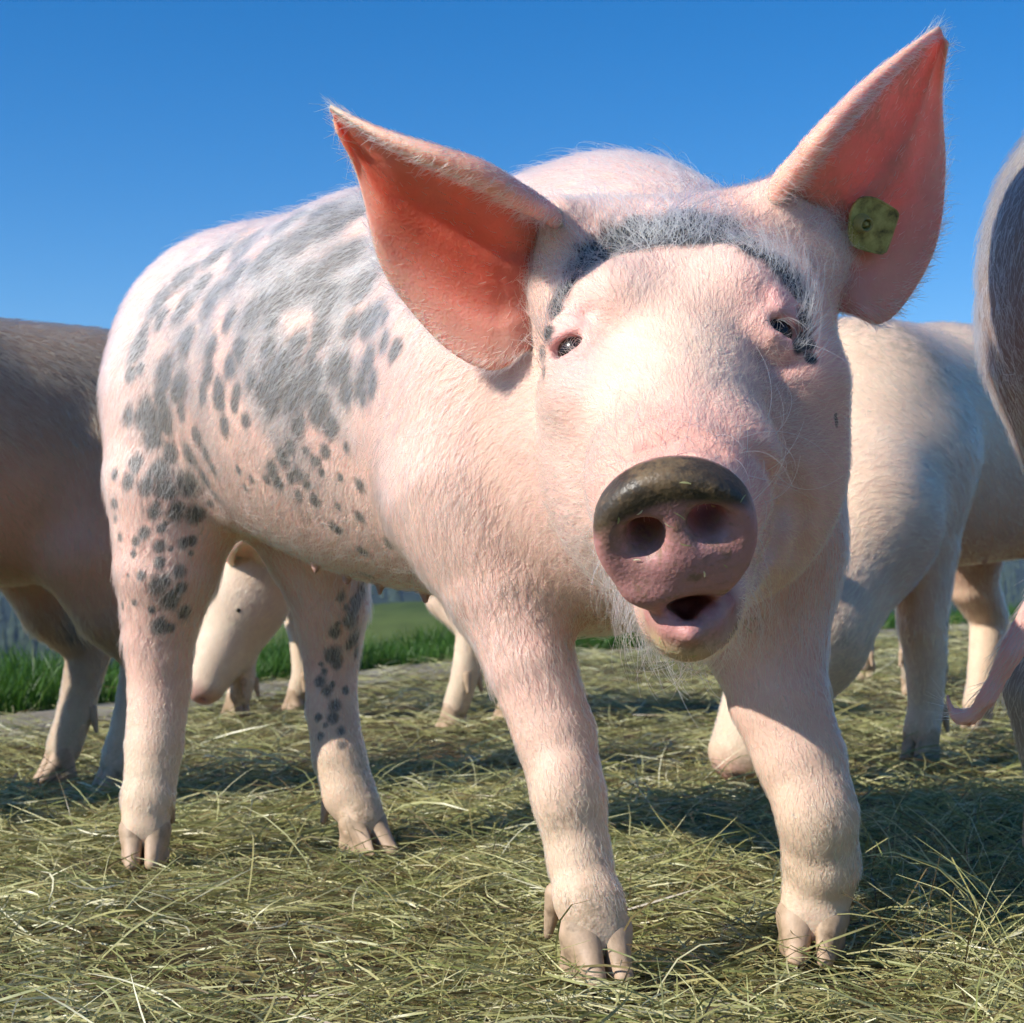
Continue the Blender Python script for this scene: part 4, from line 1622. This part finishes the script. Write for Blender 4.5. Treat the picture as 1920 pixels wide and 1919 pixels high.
    wb = np.clip((-VN[:, 2] + .1) * 1.2, 0, 1) * np.clip((Z0(V) - .2) / .1, 0, 1) * (~ise)
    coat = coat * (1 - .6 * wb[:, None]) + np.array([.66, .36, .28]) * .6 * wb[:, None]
    zl = np.clip((.22 - V[:, 2]) / .12, 0, 1)[:, None] * .6
    coat = coat * (1 - zl) + np.array([.62, .50, .36]) * zl
    ds = np.linalg.norm(V - sn, axis=1)
    wd_ = np.clip((.045 - ds) / .015, 0, 1)[:, None]
    coat = coat * (1 - wd_) + np.array([.62, .32, .30]) * wd_
    if darkpatch is not None:
        coat = darkpatch(V, VN, coat)
    spot = np.full(len(V), 5.0)
    for p, r in spots:
        spot = np.minimum(spot, np.linalg.norm(V - np.asarray(p), axis=1) / r)
    mud = np.clip((.10 - V[:, 2]) / .08, 0, 1) * .5
    mud = np.maximum(mud, mudw * np.clip(vnoise(V, 11, 5) - .35, 0, 1))
    root = thing('pig', label, 'pig', 'pigs on the hay', tuple(c0))
    o = mesh_obj('body', V - c0, q, M_SKIN, root)
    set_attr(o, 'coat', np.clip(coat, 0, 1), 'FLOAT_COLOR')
    set_attr(o, 'spot', spot)
    set_attr(o, 'band', np.full(len(V), 5.0))
    set_attr(o, 'mud', mud)
    set_attr(o, 'wet', np.zeros(len(V)))
    set_attr(o, 'sss', np.where(ise, 1.0, .15))
    hl = np.where(ise, .008, hair_len)
    hl = np.where(V[:, 2] < .2, .008, hl)
    de = np.clip((V[:, 2] - .05) / .02, 0, 1) * np.clip((ds - .035) / .01, 0, 1)
    hc = np.tile(np.array(haircol, float), (len(V), 1))
    hc = np.where((V[:, 2] < .25)[:, None], np.minimum(1, hc * np.array([1.05, 1.0, .9])), hc)
    g = grow('hair', V, q, VN, hdn, hl, de, hc, hairn, rad, root, .28, 4, .22, 17, .12)
    reparent(g, c0)
    for sg in (-1, 1):
        c = cr + hdv * .055 * s + sid * sg * .062 * s + upv * .042 * s
        for _ in range(20):
            dv = total(P, c[None])[0]
            c = c + nrm(sid * sg + upv * .5) * (-dv)
        vv, qq = polygonise([el(c - sid * sg * .0045, (.0058, .0058, .0058), .001)], c - .02, c + .02, .002)
        mesh_obj('eye', vv - c0, qq, m_eye, root)
    for k in LP:
        foot(LP[k], np.zeros(3), h, root, c0, s)
    return root


def Z0(V):
    return V[:, 2]


# left: tan-grey pig walking out of the picture, rump behind the spotted pig
make_pig('brown haired pig seen from the side, cut off by the left edge', (-.815, 2.23), (-.8, -.6), .97, (.33, .23, .155), (.40, .31, .19), 110000, .006,
         (np.array([-1.18, 1.94, .44]), np.array([-1.28, 1.86, .36]), np.array([-1.42, 1.76, .22])), mudw=.2, hair_len=.02, rad=.00022, darkpatch=lambda V, VN, c: c + (np.array([.60, .34, .25]) - c) * (np.clip((.47 - V[:, 2]) / .1, 0, 1) * np.clip((V[:, 2] - .24) / .05, 0, 1))[:, None] * .8,
         spots=[(Q(150, 1190, 2.44), .028), (Q(152, 1165, 2.44), .022), (Q(160, 1380, 2.44), .016)],
         tail=[(np.array([-.50, 2.47, .55]), .018), (np.array([-.44, 2.51, .53]), .012), (np.array([-.42, 2.52, .46]), .008), (np.array([-.43, 2.52, .40]), .005)])
# right: pale pig, head down, behind the spotted pig's head
make_pig('pale cream pig grazing head down behind the spotted pig on the right', (.77, 3.02), (-.68, -.73), 1.10, (.86, .64, .46), (.92, .80, .56), 80000, .006,
         (Q(1600, 970, 2.66), Q(1500, 1180, 2.56), Q(1385, 1425, 2.46)), mudw=.9, hair_len=.018, rad=.0002, eardir=((-1, .1, .2), (-1, .1, .2)),
         tail=[(Q(1800, 760, 3.42), .018), (Q(1830, 800, 3.48), .011), (Q(1835, 900, 3.5), .006)])
# middle: pale pig with its head down, seen between the legs
make_pig('pale pig with lowered head seen between the spotted pig hind legs', (-.30, 3.55), (-.8, .5), 1.0, (.78, .62, .47), (.82, .72, .50), 26000, .007,
         (Q(505, 1000, 3.64), Q(455, 1120, 3.58), Q(380, 1292, 3.50)), mudw=.5, rad=.00024)
# right edge: grey pig, close
make_pig('grey haired pig at the right edge with a hanging pink tail', (.790, 1.425), (.9, .43), 1.06, (.28, .25, .23), (.60, .56, .50), 90000, .005,
         (np.array([1.17, 1.61, .52]), np.array([1.29, 1.67, .47]), np.array([1.46, 1.75, .34])), mudw=.1, hair_len=.018, rad=.00016,
         tail=[(Q(2040, 760, 1.24), .016), (Q(2020, 960, 1.17), .0115), (Q(1968, 1090, 1.15), .0100), (Q(1898, 1220, 1.16), .0085), (Q(1850, 1312, 1.17), .0066), (Q(1822, 1345, 1.18), .0054), (Q(1796, 1348, 1.185), .0045), (Q(1778, 1320, 1.19), .0034), (Q(1780, 1296, 1.195), .0026)],
         darkpatch=lambda V, VN, c: np.where(((np.linalg.norm(V - Q(1860, 1290, 1.17), axis=1) < .12) & (V[:, 1] < 1.24) & (V[:, 2] < .33))[:, None], np.array([.80, .44, .38]), c))
# far: dark pig behind the pale one
make_pig('dark grey pig far behind, only its legs showing past the pale pig', (1.0, 4.55), (.35, .93), 1.0, (.30, .25, .23), (.30, .27, .24), 5000, .010,
         (Q(1800, 1000, 4.95), Q(1810, 980, 5.1), Q(1815, 1010, 5.25)), rad=.0004)


# ------------------------------------------------------------------ hay on the yard
def hay():
    r = np.random.default_rng(77)
    feet = [leg_pts[k][-1][0] for k in leg_pts]
    def scatter(n, d0, d1, zmax, lmin, lmax, tmin, tmax, wmin, wmax, name, power=1.0, xr=None, lump=True, drp=.5):
        d = d0 + (d1 - d0) * r.uniform(0, 1, n) ** power
        half = .36 * d + .35
        x = r.uniform(-1, 1, n) * half if xr is None else r.uniform(xr[0], xr[1], n)
        e = verge(x)
        ok = d < e - .55 + .4 * r.uniform(-1, 1, n) ** 3
        x, d = x[ok], d[ok]
        n = len(x)
        lum = .5 + .35 * np.sin(x * 23 + 3 * np.sin(d * 11)) * np.sin(d * 27 + 2 * np.sin(x * 19)) + .3 * np.sin(x * 9 + 2 * np.sin(d * 5)) * np.sin(d * 8 + 1.3 * np.sin(x * 7))
        bare = np.sin(x * 4.3 + 2.6) * np.sin(d * 3.9 + 2.6)
        keep = r.uniform(size=n) < np.clip(1.1 - 1.5 * np.clip(bare - .45, 0, 1), .4, 1)
        for f in feet:
            keep &= ~((np.hypot(x - f[0] - .01, (d - f[1] + .04) * .8) < .055) & (r.uniform(size=n) < .55))
        x, d, lum = x[keep], d[keep], lum[keep]
        n = len(x)
        z = gz(x, d) + r.uniform(0, 1, n) ** 1.4 * zmax * np.clip(.25 + .95 * lum, .1, 1.3) + .001
        L = np.exp(r.uniform(math.log(lmin), math.log(lmax), n))
        az = r.uniform(0, 2 * np.pi, n)
        tilt = r.uniform(tmin, tmax, n)
        base = np.stack([x - np.cos(az) * L * .45, d - np.sin(az) * L * .45, z], 1)
        pts, sd = ribbons('', base, az, tilt, L, None, 5, r.normal(0, .8, n), tilt * 2 * drp + r.normal(0, .25, n), r.uniform(0, 3.14, n), None, None, None)
        floor = gz(pts[..., 0], pts[..., 1]) + .0008
        pts[..., 2] = np.maximum(pts[..., 2], floor)
        return pts, sd, r.uniform(wmin, wmax, n), np.clip(r.uniform(0, 1, n) * .82 + .22 * lum, 0, 1)
    sets = [scatter(88000, .55, 2.3, .036, .018, .10, -.22, .42, .0007, .0020, 'a'),
            scatter(46000, 1.9, 6.5, .040, .03, .14, -.2, .45, .0010, .0026, 'b', 1.25),
            scatter(16000, 5.5, 10.5, .04, .05, .2, -.2, .45, .002, .004, 'e'),
            scatter(9000, .55, 3.0, .02, .008, .03, -.3, .3, .0012, .003, 'f'),
            scatter(5200, .55, 3.2, .03, .04, .13, .25, 1.1, .0006, .0016, 'c'),
            scatter(1500, .8, 1.9, .04, .06, .18, .3, 1.25, .0006, .0016, 'd', 1.0, (.30, .75))]
    pts = np.concatenate([s[0] for s in sets])
    sd = np.concatenate([s[1] for s in sets])
    w = np.concatenate([s[2] for s in sets])
    rnd = np.concatenate([s[3] for s in sets])
    o = ribbon_mesh('hay', pts, sd, w, np.array([.6, .95, 1, .85, .3]), M_HAY, rnd)
    o['label'] = 'loose dry hay strewn over the yard under the pigs'
    o['category'] = 'hay'


hay()
